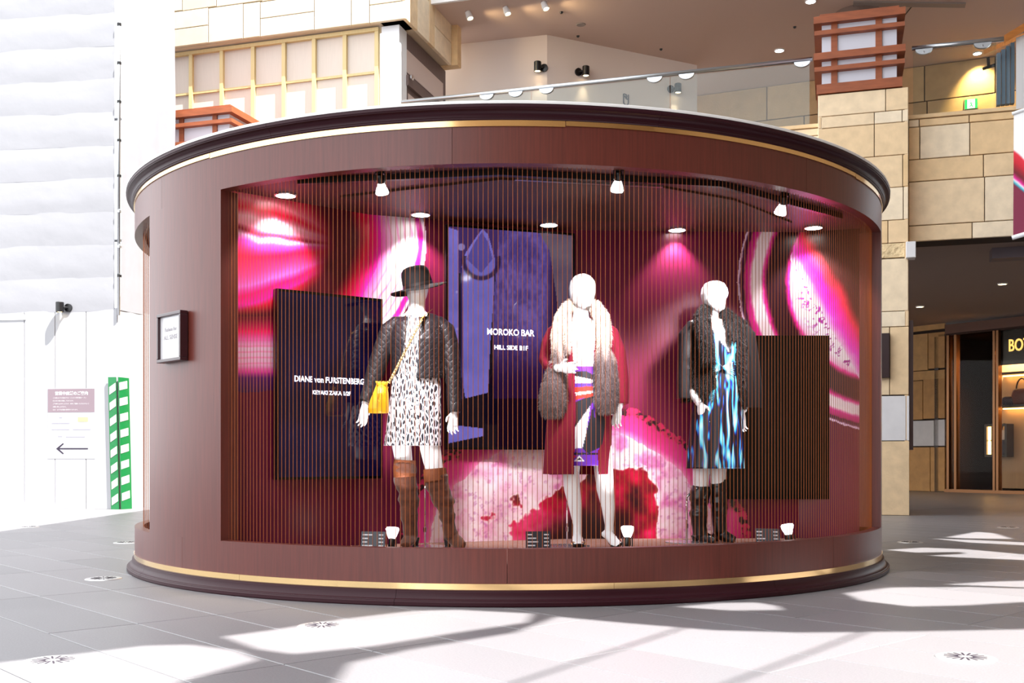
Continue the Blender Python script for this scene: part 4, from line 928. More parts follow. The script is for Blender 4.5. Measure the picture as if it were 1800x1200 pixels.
cut(ct, lambda u, v, c: ((v > 705) & (u < 1303)) | (inpoly(u, v, OPEN3) & (c[:, 1] < m.d0+.02)) | (v > 716) | ((v < 560) & (u > 1240) & (u < 1266)))
BFUR = mat('black_fur', (9, 7, 9), rough=.8, spec=.25)
u, v = proj(verts_np(ct)); set_col(ct, np.broadcast_to(np.array((17, 14, 18.)), (len(u), 3)))
fm = fur(ct, 24000, .022, .0012, lambda u, v: np.broadcast_to(np.array((10, 8, 10.)), u.shape+(3,)), FUR, None, 4, mask=lambda u, v, c: (u < 1312)*1.0)
co_ = thick(ob('coat', ct, BFUR, m.root, world=True, smooth=True), .006); fm.parent = co_; fm.data.transform(Matrix.Translation(-wloc(m.root)))
cl_ = solid('collar', [m.limb([(1230,562,-.06,12,.04),(1238,549,-.03,11,.05),(1246,540,.03,10,.05),(1254,538,.07,10,.05),(1264,541,.06,9,.05),(1274,552,.02,10,.045),(1284,575,-.06,9,.04),(1288,600,-.12,7,.03)]), m.limb([(1230,560,-.07,12,.04),(1240,590,-.125,12,.035),(1246,640,-.145,10,.03)])], .006, 2)
set_col(cl_, np.broadcast_to(np.array((17, 14, 18.)), (len(cl_.vertices), 3)))
fm = fur(cl_, 8000, .024, .0012, lambda u, v: np.broadcast_to(np.array((11, 9, 11.)), u.shape+(3,)), FUR, None, 6)
cb = ob('fur_collar', cl_, BFUR, m.root, world=True, smooth=True); fm.parent = cb; fm.data.transform(Matrix.Translation(-wloc(m.root)))
ls = solid('sleeve', [m.limb([(1232,567,.01,9,.05),(1219,573,.01,13,.06),(1209,590,.01,17,.068),(1206,630,.0,16,.068),(1204,672,-.01,15.5,.064),(1204,702,-.02,15,.06)])], .006, 4)
cut(ls, lambda u, v, c: v > 700); thick(ob('sleeve', ls, mat('dull_leather', (26, 23, 27), rough=.4, bump=(9, .5, .02)), m.root, world=True, smooth=True), .005)
BK = mat('black_boot', (20, 17, 20), rough=.28, bump=(12, .4, .015))
boot(M3, [(1232,853,0,16.5,.068),(1230,868,0,17.5,.068),(1228,880,0,17.5,.068),(1229,893,0,15,.06),(1228,906,0,15.5,.06),(1229,925,0,13,.055),(1231,940,0,13,.058)],
     [(1222,941,.04,9,.035),(1232,941,0,11,.036),(1245,947,-.05,9.5,.026),(1257,951,-.10,7,.014)], None, (1222, 946, .04), BK, None)
boot(M3, [(1263,842,.03,16,.068),(1263,880,.03,15,.065),(1264,912,.03,13.5,.056),(1266,935,.03,12.5,.055)],
     [(1258,938,.07,9,.035),(1268,939,.02,11,.036),(1280,945,-.03,9.5,.025),(1291,949,-.08,7,.013)], None, (1258, 944, .07), BK, None)
rod(M3, 'stand_rod', 1207, 874, 955, -.02, .008)
ob('stand_arm', MB().tube([m.mp(1207, 874, -.02), m.mp(1210, 870, -.01), m.mp(1222, 858, .02)], .008, 8), CHROME, m.root, world=True, smooth=True)
# ---------------------------------------------------------------- wrapped scaffold and hoarding on the left
def wl(x): return x
cor = W(206, 895, 16.5); cor.z = 0
HP = Plane(cor.x, cor.y, 8); SP_a = math.degrees(math.atan2(-.44*1.0, .145))
SE = Vector((.145, .44, 0)).normalized(); SN = Vector((SE.y, -SE.x, 0))       # side face runs back, normal to the right
scaf = empty('wrapped_scaffold', HP.P(-2.5, 3.13), 'tall scaffold wrapped in white sheeting above the white hoarding', 'scaffold')
HT = 3.13
zs = HT-.02; rows = []
import itertools
zz = HP.px(100, 541)[1]
edges_z = [HT-.03]
while edges_z[-1] < 10.2: edges_z.append(edges_z[-1]+.515)
nrng = np.random.RandomState(4)
def billow(name, P0, e, n, L, z0, z1, amp, seed, nx=40, ny=10):
    x = np.linspace(0, L, nx+1)[None, :]; t = np.linspace(0, 1, ny+1)[:, None]; z = z0+(z1-z0)*t
    o = amp*np.sin(np.pi*np.clip(t, 0, 1))*(.6+.8*fbm(x/1.1+seed*7+t*0, t*1.5+x*0, seed)) + amp*.8*(fbm(x*2.2+t*1.3, t*3+x*0+seed, seed+3)-.5)
    v = np.stack([P0[0]+e[0]*x+n[0]*o, P0[1]+e[1]*x+n[1]*o, z+0*x], -1).reshape(-1, 3)
    i = (np.arange(ny)[:, None]*(nx+1)+np.arange(nx)[None, :]).ravel(); f = np.stack([i, i+1, i+nx+2, i+nx+1], 1)
    me = bpy.data.meshes.new(name); me.from_pydata(v.tolist(), [], f.tolist()); return me
P0 = HP.P(-6.0, 0, 0)
for k in range(len(edges_z)-1):
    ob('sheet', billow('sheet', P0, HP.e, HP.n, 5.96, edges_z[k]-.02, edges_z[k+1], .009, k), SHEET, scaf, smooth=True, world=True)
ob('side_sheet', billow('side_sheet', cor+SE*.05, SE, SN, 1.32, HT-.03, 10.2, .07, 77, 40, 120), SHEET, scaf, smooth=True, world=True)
pole = MB().tube([HP.P(.04, HT-.12, .03), HP.P(.06, 10.2, .03)], .024, 10)
ob('scaffold_tube', pole, STEEL, scaf, world=True, smooth=True)
for z in (3.6, 4.05, 4.6, 5.15, 5.7, 6.3, 6.9, 7.5, 8.1): ob('coupler', MB().cyl(HP.P(.05, z, .03), HP.P(.05, z+.035, .03), .036, n=10), BLACK if int(z*10) % 3 == 0 else STEEL, scaf, world=True)
for k in range(3):
    ob('scaffold_tube', MB().tube([HP.P(-5.9, 4.2+k*1.9, -.12), HP.P(0, 4.2+k*1.9, -.12)], .024, 8), STEEL, scaf, world=True)
hoard = empty('hoarding', HP.P(-2.5, 0), 'white panelled site hoarding at the foot of the scaffold', 'hoarding')
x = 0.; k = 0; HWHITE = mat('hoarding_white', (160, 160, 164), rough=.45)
while x > -5.8:
    w = .52
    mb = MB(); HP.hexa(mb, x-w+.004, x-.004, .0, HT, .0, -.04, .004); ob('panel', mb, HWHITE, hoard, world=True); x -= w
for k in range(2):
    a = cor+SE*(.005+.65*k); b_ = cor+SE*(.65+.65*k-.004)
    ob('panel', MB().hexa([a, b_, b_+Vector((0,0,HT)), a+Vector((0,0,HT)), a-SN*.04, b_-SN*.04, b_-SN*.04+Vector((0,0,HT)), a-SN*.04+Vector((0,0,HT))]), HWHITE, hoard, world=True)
mb = MB(); HP.hexa(mb, -5.8, HP.px(46)[0], HT-.16, HT-.1, .012, .0); ob('top_rail', mb, WHITE, hoard, world=True)
mb = MB(); HP.hexa(mb, -5.8, HP.px(105)[0], .0, .05, .03, .0); ob('foot_rail', mb, WHITE, hoard, world=True)
# corner guard with diagonal stripes
GREEN = mat('green_vinyl', (8, 104, 52), rough=.3, bump=(8, .3, .02)); GWHITE = mat('white_vinyl', (170, 170, 166), rough=.3)
guard = empty('corner_guard', HP.P(-.02, 0), 'green and white diagonal striped corner guard on the hoarding', 'guard')
GH = 2.05; gw = .125
def gp(x, z, o=.0):
    lean = .05*(1-z/GH)
    if x < 0: return HP.P(x+lean, z, .03+o)
    return cor+SE*(x*1.0)+SN*(.03+o)+HP.e*lean+Vector((0, 0, z))+ HP.n*.03
mb = MB()
for (xa, xb) in ((-gw, -.0001), (0., .24)):
    mb.add([gp(xa,.0), gp(xb,.0), gp(xb,GH), gp(xa,GH)], [(0,1,2,3)])
g = ob('cover', mb, GREEN, guard, world=True); sd = g.modifiers.new('s', 'SOLIDIFY'); sd.thickness = .02; sd.offset = -1
for k in range(8):
    z = .06+.245*k
    for (xa, xb, za, zb) in ((-gw*.86, -.0001, z, z+.07), (0., .19, z+.07, z+.11)):
        s_ = ob('stripe', MB().add([gp(xa,za,.024), gp(xb,zb,.024), gp(xb,zb+.12,.024), gp(xa,za+.12,.024)], [(0,1,2,3)]), GWHITE, guard, world=True)
        sd = s_.modifiers.new('s', 'SOLIDIFY'); sd.thickness = .002
# wall spot on the hoarding
def wall_spot(pos, e, n, side, s, label):
    t = empty('wall_spotlight', pos, label, 'lamp', 'black cylinder wall spotlights')
    q = n.to_track_quat('Z', 'Y').to_matrix()
    ob('back_plate', MB().lathe([(0, 0), (.06*s, 0), (.06*s, .03*s), (0, .035*s)], 20, pos, q), BLACK, t, world=True, smooth=False)
    c = pos+n*.10*s+e*side*.085*s
    ob('arm', MB().tube([pos+n*.02*s, pos+n*.07*s+e*side*.02*s, c], .016*s, 8), BLACK, t, world=True)
    ax = Vector((0, 0, 1)); 
    ob('barrel', MB().lathe([(0, .075*s), (.052*s, .075*s), (.057*s, .068*s), (.057*s, -.075*s), (.047*s, -.075*s), (.047*s, -.058*s), (0, -.058*s)], 20, c), BLACK, t, world=True)
    ob('lens', MB().lathe([(0, -.062*s), (.046*s, -.062*s), (.046*s, -.067*s), (0, -.067*s)], 20, c), LAMPWARM, t, world=True)
    spot('spot_beam', c-Vector((0, 0, .095*s)), c-Vector((0, 0, 2))-n*.25, 9 if s < 1.3 else 16, 60, .8, (1, .78, .5), .03, t)
s_, z_ = HP.px(121, 541); wall_spot(HP.P(s_, z_, .0), HP.e, HP.n, -1, 1.05, 'black cylinder spotlight mounted on the white hoarding')
# notice sheet
s0, z1 = HP.px(84, 683); s1, z0 = HP.px(167, 806)
notice = empty('notice', HP.P((s0+s1)/2, z0), 'white notice with grey text block and left-pointing arrow on the hoarding', 'sign')
def hbox(name, u0, u1, v0, v1, o, m, th=.002):
    a, zt_ = HP.px(u0, v0); b, zb = HP.px(u1, v1); mb = MB(); HP.hexa(mb, a, b, zb, zt_, o, o-th); return ob(name, mb, m, notice, world=True)
hbox('paper', 84, 167, 683, 806, .004, mat('notice_paper', (168, 168, 173), rough=.6), .004)
hbox('heading_block', 84.5, 166.5, 683.5, 724, .006, mat('notice_grey', (122, 106, 114), rough=.6))
NW = mat('notice_white', (196, 194, 196), rough=.6); NG = mat('notice_faint', (140, 138, 150), rough=.6)
def ntext(s, u, v, size, m, align='LEFT', bold=0):
    a, z = HP.px(u, v); text('lettering', s, size, m, notice, frame4(HP.P(a, z, .0068), HP.e, Vector((0, 0, 1))), align=align, bold=bold)
ntext('営業中店舗のご案内', 126, 691.5, .062, NW, 'CENTER', .0012)
for i, s in enumerate(['この度はけやき坂のアローズスカイ新店舗オープン', 'のため工事を実施しております。', 'ご不便をおかけしますが、何卒ご理解いただきますよう', 'お願い申し上げます。', 'なお、以下の店舗は営業中となります。']):
    ntext(s, 93, 699.5+5.2*i, .0245, NW)
hbox('logo_badge', 137, 155, 733, 741, .006, mat('notice_yellow', (176, 168, 120), rough=.6))
for (u0, u1, v) in ((104, 110, 733), (91, 123, 743), (91, 123, 754), (128, 160, 754), (102, 110, 766), (116, 150, 767)): hbox('faint_line', u0, u1, v, v+1.2, .006, NG)
INK = mat('arrow_ink', (34, 22, 44), rough=.5)
A_ = [(99, 788.3), (111, 778.5), (112.5, 780), (104.5, 787.2), (155, 787.2), (155, 789.5), (104.5, 789.5), (112.5, 796.5), (111, 798)]
pts = []
for u, v in A_: a, z = HP.px(u, v); pts.append(HP.P(a, z, .0068))
n_ = len(pts); mb = MB(); mb.add(pts+[p-HP.n*.002 for p in pts], [tuple(range(n_)), tuple(range(2*n_-1, n_-1, -1))]+[(i, n_+i, n_+(i+1)%n_, (i+1)%n_) for i in range(n_)]); ob('arrow', mb, INK, notice, world=True)

# ---------------------------------------------------------------- upper left building
G = 17
C0 = W(713, YH, 18.0); BP = Plane(C0.x, C0.y, G)
BB = -BP.n                                      # direction into the building
ZB = .82+769/F*18.0
wall_ul = MB(); BP.hexa(wall_ul, -5.4, -.02, ZB+.02, 11.5, -.06, -.5)
wl_ = ob('wall_upper_left', wall_ul, mat('cream_joint', (196, 176, 150), rough=.9)); tag(wl_, 'cream stone clad upper wall behind the scaffold', 'wall', kind='structure')
k_px = lambda u, h: (83-(u-303)*50/410-h)
def stones(pl, lst, parent, m, out=0., back=-.06, g=.006, ch=.006, uref=None):
    for it in lst:
        u0, u1, v0, v1 = it[:4]; mm = it[4] if len(it) > 4 else m
        um = uref or (u0+u1)/2; a, _ = pl.px(u0, v0); b, _ = pl.px(u1, v0); _, zt_ = pl.px(um, v0); _, zb = pl.px(um, v1)
        mb = MB(); pl.hexa(mb, a+g, b-g, zb+g, zt_-g, out, back, ch); ob('stone', mb, mm, parent, world=True)
rows_ul = [(250,303,0,31),(250,303,31,62),(303,366,0,31),(303,366,31,62),(366,427,0,61.5),(427,457,0,61.5),(457,552,0,32),(457,552,32,61.5),(552,617,0,61.5),(617,649,0,61.5),(649,713,0,32),(649,713,32,61.5),
           (250,320,62,100),(320,380,62,100),(380,460,62,100),(460,560,62,100),(560,650,62,100),(650,713,62,100)]
stones(BP, [(u0, u1, k_px((u0+u1)/2, h1), k_px((u0+u1)/2, h0)) for u0, u1, h0, h1 in rows_ul], wl_, STONE_C, 0, -.06)
# return face of the stone band
class Dir:
    pass
RP = Plane(C0.x, C0.y, G); RP.e = BB.copy(); RP.n = BP.e.copy()
wr = MB(); RP.hexa(wr, .06, 2.25, ZB+.02, 11.5, -.06, -.5)
wr_ = ob('wall_band_return', wr, mat('cream_joint', (196, 176, 150), rough=.9)); tag(wr_, 'receding side face of the cream stone band under the upper ceiling', 'wall', kind='structure')
for (a, b, z0, z1) in ((0, .55, ZB, ZB+.75), (.55, 1.1, ZB, ZB+.75), (1.1, 1.38, ZB, ZB+1.1), (1.38, 2.25, ZB, ZB+.42), (1.38, 2.25, ZB+.42, ZB+1.1), (0, .55, ZB+.75, ZB+1.6), (.55, 1.1, ZB+.75, ZB+1.6)):
    mb = MB(); RP.hexa(mb, a+.006, b-.006, z0+.006, z1-.006, 0, -.06, .006); ob('stone', mb, STONE, wr_, world=True)
mb = MB(); RP.hexa(mb, 2.25, 2.45, ZB, 9.02, .12, -.5); ob('end_stone', mb, STONE, wr_, world=True)
# lattice screen below the band
LP = Plane((C0+BB*.22).x, (C0+BB*.22).y, G)
lat = empty('lattice_screen', LP.P(-2.5, 4.3), 'cream wooden lattice screen with tall panels under the stone band', 'screen wall')
us = [285, 338, 392, 447, 501, 554, 608, 664]
zt2 = ZB-.02; zr = LP.px(660, 128)[1]
for i, u in enumerate(us):
    s_ = LP.px(u)[0]; mb = MB(); LP.hexa(mb, s_-.035, s_+.035, 4.3, zt2-.05, .06, -.02); ob('mullion', mb, LATT, lat, world=True)
    if i+1 < len(us):
        s2 = LP.px(us[i+1])[0]
        for (za, zb) in ((4.3, zr-.02), (zr+.02, zt2-.05)):
            mb = MB(); LP.hexa(mb, s_+.035, s2-.035, za, zb, .0, -.03); ob('panel', mb, LATTP, lat, world=True)
        mb = MB(); LP.hexa(mb, s_+.035, s2-.035, zr-.02, zr+.02, .035, -.02); ob('cross_rail', mb, LATT, lat, world=True)
mb = MB(); LP.hexa(mb, LP.px(285)[0]-.04, LP.px(664)[0]+.04, zt2-.05, zt2+.01, .07, -.03); ob('top_rail', mb, LATT, lat, world=True)
mb = MB(); LP.hexa(mb, LP.px(672)[0], LP.px(703)[0], 4.3, ZB, .03, -.3); wc = ob('trim_1', mb, WHITE); tag(wc, 'plain white post at the corner of the lattice screen', 'post', kind='structure')
# glazed side with door frames
DP = Plane(0, 0, 0); o_ = LP.P(LP.px(703)[0], 0, .02); DP.o = o_; DP.e = BB.copy(); DP.n = BP.e.copy()
DKF = mat('dark_frame_paint', (104, 84, 80), rough=.5); PANE = mat('pale_pane', (206, 186, 178), rough=.3)
mb = MB(); DP.hexa(mb, .0, 2.3, 4.3, ZB, -.02, -.2); dw = ob('wall_doors', mb, DKF); tag(dw, 'dark framed side wall with sliding doors under the stone band', 'wall', kind='structure')
for (a, b, z0, z1) in ((.42, 1.15, 4.4, 7.2), (1.35, 2.1, 4.4, 7.2), (.35, 2.15, 7.55, 7.95)):
    mb = MB(); DP.hexa(mb, a, b, z0, z1, -.012, -.02); ob('pane', mb, PANE, dw, world=True)
mb = MB(); DP.hexa(mb, .3, 2.2, 7.3, 7.48, .04, -.02); ob('door_header', mb, DKF, dw, world=True)
ob('door_roller', MB().lathe([(0, 0), (.05, .01), (.05, .04), (0, .05)], 12, DP.P(.38, 7.45, .05), BP.e.to_track_quat('Z', 'Y').to_matrix()), CHROME, dw, world=True)

# ---------------------------------------------------------------- upper level: ceiling, back walls
ZU = 9.0
def gridpt(p, a, b): return Vector((p[0], p[1], 0))+BP.e*a+BB*b
f0 = Vector((-1.67, 19.25, 0))
pts = [f0-BP.e*.0, f0+BP.e*14, f0+BP.e*14+BB*9, f0+BB*9]
mb = MB().poly([p+Vector((0, 0, ZU+.4)) for p in pts], .4); cu_ = ob('ceiling_upper', mb, CEILM); tag(cu_, 'beige upper level ceiling dotted with downlights', 'ceiling', kind='structure')
mb = MB().hexa([f0-BP.e*.1-BB*.06+Vector((0,0,ZU-.03)), f0+BP.e*14-BB*.06+Vector((0,0,ZU-.03)), f0+BP.e*14-BB*.06+Vector((0,0,ZU+.5)), f0-BP.e*.1-BB*.06+Vector((0,0,ZU+.5)), f0-BP.e*.1+Vector((0,0,ZU-.03)), f0+BP.e*14+Vector((0,0,ZU-.03)), f0+BP.e*14+Vector((0,0,ZU+.5)), f0-BP.e*.1+Vector((0,0,ZU+.5))])
fe = ob('trim_2', mb, WHITE); tag(fe, 'white edge board along the front of the upper ceiling', 'trim', kind='structure')
def wall_seg(name, a, b, z0, z1, m, label, th=.2):
    A, B = Vector((a[0], a[1], 0)), Vector((b[0], b[1], 0)); e = (B-A).normalized(); n = Vector((e.y, -e.x, 0))
    mb = MB().hexa([A+Vector((0,0,z0)), B+Vector((0,0,z0)), B+Vector((0,0,z1)), A+Vector((0,0,z1)), A-n*th+Vector((0,0,z0)), B-n*th+Vector((0,0,z0)), B-n*th+Vector((0,0,z1)), A-n*th+Vector((0,0,z1))])
    o = ob(name, mb, m); tag(o, label, 'wall', kind='structure'); return o, A, e, n
wa, A1, e1, n1 = wall_seg('wall_upper_centre', (-1.35, 21.15), (.68, 20.6), 4.3, ZU, WALLP, 'pale upper wall left of the bend, with one black spotlight')
wb, A2, e2, n2 = wall_seg('wall_upper_bend', (.68, 20.6), (3.87, 22.2), 4.3, ZU, WALLP, 'pale upper wall right of the bend, with two black spotlights')
def on_seg(A, e, u, v):
    k = (u-900)/F; d = (A.x*e.y-A.y*e.x)/(k*e.y-e.x); return Vector((k*d, d, CZ-(v-YH)/F*d))
wall_spot(on_seg(A1, e1, 957, 120), e1, n1, -1, 1.25, 'black cylinder spotlight on the pale wall just left of the bend')
wall_spot(on_seg(A2, e2, 1016, 127), e2, n2, 1, 1.25, 'black cylinder spotlight on the pale wall just right of the bend')
wall_spot(on_seg(A2, e2, 1178, 157), e2, n2, 1, 1.25, 'black cylinder spotlight on the pale wall behind the glass balustrade joint')
# wall mark
mk = empty('wall_mark', on_seg(A2, e2, 1100, 184)+n2*.005, 'black looped paperclip-like mark on the pale upper wall', 'logo')
def mpx(x, y): return on_seg(A2, e2, 1070+x/24, 150+y/24)+n2*.006
def strk(pts, r=.0125): ob('stroke', MB().tube([mpx(*p) for p in pts], r, 6), INK, mk, world=True)
strk([(620,365),(620,480),(618,600),(622,740),(650,790),(690,825),(735,835),(780,822),(812,790),(825,740),(825,600),(825,400)])
strk([(620,370),(680,375),(730,395),(752,430),(755,480),(735,530)]); strk([(620,480),(680,465),(700,480),(700,520),(720,555),(760,585),(825,588)])
# far stone wall
FP = Plane(5.08, 23.7, 22.6)
mb = MB(); FP.hexa(mb, -1.4, 6.5, 4.3, ZU, -.05, -.3); fw = ob('wall_upper_stone', mb, JOINT); tag(fw, 'tan stone wall at the back of the upper level', 'wall', kind='structure')
STONE_T = mat('tan_stone', (206, 172, 128), rough=.75, rand=(190, 156, 114), noise=(5, .1), bump=(25, .3, .01))
zr_ = [4.3, 5.6, 7.0, 7.75, 8.25, ZU]
cuts = [[-1.4, .2, 1.9, 3.4, 5.0, 6.5], [-1.4, -.6, .8, 2.6, 3.9, 6.5], [-1.4, -.9, -.05, .35, 2.9, 3.6, 6.5], [-1.4, -.4, 1.4, 3.3, 3.9, 6.5], [-1.4, .6, 2.2, 3.3, 3.85, 5.2, 6.5]]
for r in range(5):
    for a, b in zip(cuts[r][:-1], cuts[r][1:]):
        mb = MB(); FP.hexa(mb, a+.01, b-.01, zr_[r]+.01, zr_[r+1]-.01, 0, -.05, .006); ob('stone', mb, STONE_T, fw, world=True)
# ceiling fittings
def ceil_pt(u, v, z=ZU):
    d = F*(z-CZ)/(YH-v); return Vector(((u-900)/F*d, d, z))
for k, (u, v, r, lab) in enumerate(((1370, 88, .10, 'glowing round downlight in the upper ceiling left of the lantern'), (1425, 1.5, .10, 'glowing round downlight at the top edge of the picture'), (1718, 93, .09, 'glowing round downlight above the green exit sign'))):
    p = ceil_pt(u, v); t = empty('ceiling_downlight', p-Vector((0, 0, .02)), lab, 'lamp', 'downlights of the upper ceiling')
    ob('trim_ring', MB().lathe([(r*.85, .02), (r*.85, 0), (r, 0), (r, .02)], 28, p-Vector((0, 0, .02))), WHITE, t, world=True)
    ob('lens', MB().lathe([(0, .006), (r*.85, .006), (r*.85, .012), (0, .012)], 28, p-Vector((0, 0, .02))), LAMPW, t, world=True)
    spot('downlight_beam', p-Vector((0, 0, .04)), p+(Vector((.8, 1.2, -3)) if k == 2 else Vector((0, 0, -3))), 260 if k == 2 else 120, 90, .8, (1, .72, .3) if k == 2 else (1, .85, .68), .05, t)
for k, (u, v, lab) in enumerate(((822, 20, 'small white ceiling spotlight, leftmost of the three'), (888, 12, 'small white ceiling spotlight, middle of the three'), (955, 3, 'small white ceiling spotlight, rightmost of the three'))):
    p = ceil_pt(u, v); t = empty('ceiling_spotlight', p-Vector((0, 0, .15)), lab, 'lamp', 'white spotlights of the upper ceiling')
    ob('base_plate', MB().lathe([(0, -.02), (.05, -.02), (.05, 0), (0, 0)], 16, p), CHROME, t, world=True)
    q = Vector((.35, -.25, -1)).normalized(); R_ = q.to_track_quat('Z', 'Y').to_matrix()
    ob('barrel', MB().lathe([(0, .01), (.05, .01), (.062, .10), (.065, .15), (.05, .15), (.045, .12), (0, .12)], 16, p-Vector((0, 0, .01)), R_), WHITE, t, world=True)
    ob('lens', MB().lathe([(0, .125), (.045, .125), (.045, .13), (0, .13)], 16, p-Vector((0, 0, .01)), R_), LAMPWARM, t, world=True)
    spot('spot_beam', p-Vector((-.06, .04, .17)), p+Vector((1.6, .5, -.35)), 30, 90, .9, (1, .76, .42), .05, t)
GREYM = mat('vent_grey', (150, 138, 132), rough=.6)
p = ceil_pt(1021, 43); v_ = ob('ceiling_vent', MB().lathe([(0, -.012), (.08, -.014), (.09, -.004), (.095, 0), (0, 0)], 28), GREYM, loc=p); tag(v_, 'round grey speaker vent in the upper ceiling', 'vent')
for (u, v, lab) in ((987, 21, 'tiny dark sprinkler hole in the upper ceiling near the white spotlights'), (1016, 63, 'small dark sensor in the upper ceiling above the bend in the wall'), (1162, 86, 'tiny dark sprinkler hole in the upper ceiling at centre right'), (1397, 47, 'small sprinkler head in the upper ceiling beside the lantern')):
    o = ob('ceiling_sensor', MB().lathe([(0, -.03), (.02, -.03), (.03, -.008), (.032, 0), (0, 0)], 14), BLACK, loc=ceil_pt(u, v)); tag(o, lab, 'sensor', 'sensors of the upper ceiling')
# access hatch and slot above the lantern
pts = [ceil_pt(1560, 10), ceil_pt(1604, 10), ceil_pt(1590, 27), ceil_pt(1547, 27)]
hatch = empty('ceiling_hatch', sum(pts, Vector())/4, 'thin outlined access hatch in the upper ceiling behind the lantern', 'hatch')
for i in range(4): ob('hatch_edge', MB().tube([pts[i], pts[(i+1) % 4]], .012, 6), BLACK, hatch, world=True)
a, b = ceil_pt(1500, 1), ceil_pt(1698, 4); o = ob('ceiling_slot', MB().poly([a, b, b+BB*.18, a+BB*.18], .03), GREYM); tag(o, 'long dark slot in the upper ceiling at the top edge of the picture', 'vent'); recenter(o)
p = ceil_pt(1507, 24, ZU); o = ob('column', MB().lathe([(0, 4.4), (.42, 4.4), (.42, ZU), (0, ZU)], 40), mat('column_paint', (120, 98, 88), rough=.5), loc=(p.x, p.y, 0), smooth=False); autosmooth(o); tag(o, 'dark round column rising behind the large lantern', 'column')

# ---------------------------------------------------------------- stone pillar with lantern, parapet beam, arcade slab
PP = Plane(5.49, 14.7, G)
pil = empty('stone_pillar', PP.P(-.6, 0, -.6), 'tall square stone clad pillar at the right of the kiosk', 'pillar')
pw = PP.px(1438)[0]; ztop = PP.px(1515, 160)[1]
mb = MB(); PP.hexa(mb, pw+.02, -.02, 0, ztop, -.05, -1.2); ob('core', mb, JOINT, pil, world=True)
ps = [(1438,1557,160,199),(1557,1597,160,199),(1438,1444,199,220),(1444,1537,199,220),(1537,1586,199,220),(1586,1597,199,220),(1438,1537,220,277),(1537,1597,220,277),(1438,1505,277,333),(1505,1587,277,333),(1587,1597,277,333),
      (1438,1500,333,390),(1500,1588,333,390),(1588,1597,333,390),(1438,1561,390,430),(1561,1597,390,430),(1438,1591,430,456,STONE_R),(1438,1597,457,549),(1438,1592,549,576),(1592,1598,549,576),(1438,1564,576,695),(1564,1598,576,695),
      (1438,1593,696,775,STONE_W),(1593,1599,696,775,STONE_W),(1438,1599,775,905)]
stones(PP, ps, pil, STONE, 0, -.06, .005, .005, 1515)
SPl = Plane(0, 0, 0); SPl.o = PP.P(0, 0, 0); SPl.e = BB.copy(); SPl.n = PP.e.copy()
for (z0, z1) in ((0, 1.05), (1.05, 1.68), (1.68, 2.62), (2.62, 3.55), (3.55, 4.6), (4.6, ztop)):
    mb = MB(); SPl.hexa(mb, .01, 1.19, z0+.005, z1-.005, 0, -.05, .005); ob('stone', mb, STONE, pil, world=True)
SPr = Plane(0, 0, 0); SPr.o = PP.P(pw, 0, 0); SPr.e = -BB; SPr.n = -PP.e
for (z0, z1) in ((0, 1.05), (1.05, 1.68), (1.68, 2.62), (2.62, 3.55), (3.55, 4.6), (4.6, ztop)):
    mb = MB(); SPr.hexa(mb, -1.19, -.01, z0+.005, z1-.005, 0, -.05, .005); ob('stone', mb, STONE, pil, world=True)
# stone cube lamp at pillar edge, dark sign on its face
s0, z1 = PP.px(1592, 427); s1, z0 = PP.px(1609, 454); mb = MB(); PP.hexa(mb, s0, s1, z0, z1, .10, -.12, .006); o = ob('stone_block', mb, STONE_W); recenter(o); tag(o, 'small white stone cube projecting from the pillar edge', 'block')
s0, z1 = PP.px(1540, 587); s1, z0 = PP.px(1563, 664); mb = MB(); PP.hexa(mb, s0, s1, z0, z1, .09, .002, .004); o = ob('wall_sign', mb, mat('sign_dark', (44, 22, 26), rough=.4)); recenter(o); tag(o, 'dark flat sign on the pillar face beside the kiosk', 'sign')
s0, z1 = PP.px(1600, 558); s1, z0 = PP.px(1608, 790); mb = MB(); PP.hexa(mb, s0, s1, z0, z1, -.3, -1.1, .004); o = ob('blade_sign', mb, mat('sign_grey', (84, 66, 70), rough=.4)); recenter(o); tag(o, 'tall narrow grey blade panel hung on the side of the pillar', 'sign')

def lantern(pl, cx, w, dp, z0, s, label):
    """slatted wooden lantern: paper box, posts, bands, thin slats"""
    t = empty('lantern', pl.P(cx, z0, -dp/2), label, 'lantern', 'slatted wooden lanterns')
    def ringb(name, e, za, zb, th=.09, inset=0):
        x0, x1 = cx-w/2-e, cx+w/2+e; y0, y1 = e, -dp-e
        R = [(x0, x1, y0, y0-th), (x0, x1, y1+th, y1), (x0, x0+th, y0-th, y1+th), (x1-th, x1, y0-th, y1+th)]
        for (a, b, p, q) in R:
            mb = MB(); pl.hexa(mb, a, b, za, zb, p, q); ob(name, mb, RUST, t, world=True)
    H = s
    mb = MB(); pl.hexa(mb, cx-w/2+.05, cx+w/2-.05, z0+.02, z0+H*.97, -.05, -dp+.05); ob('paper_box', mb, PAPER, t, world=True)
    for fx in (.16, .70):
        for (p, q) in ((-.02, -.05), (-dp+.05, -dp+.02)):
            mb = MB(); pl.hexa(mb, cx-w/2+w*fx, cx-w/2+w*fx+.085, z0, z0+H*.96, p, q); ob('post', mb, RUST, t, world=True)
    ringb('band', .02, z0-.02, z0+H*.10)
    mb = MB(); pl.hexa(mb, cx-w/2+.04, cx+w/2-.04, z0-.02, z0, -.04, -dp+.04); ob('floor_board', mb, RUST, t, world=True)
    for f in (0.0, .455):
        ringb('thin_slat', -.06, z0+H*(f+.155), z0+H*(f+.172), .03)
        ringb('slat', .05, z0+H*(f+.255), z0+H*(f+.31), .10)
        ringb('band', .06, z0+H*(f+.40), z0+H*(f+.485), .12)
    mb = MB(); pl.hexa(mb, cx-w/2+.02, cx+w/2-.02, z0+H*.94, z0+H*.99, -.02, -dp+.02); ob('cap', mb, RUST, t, world=True)
    return t
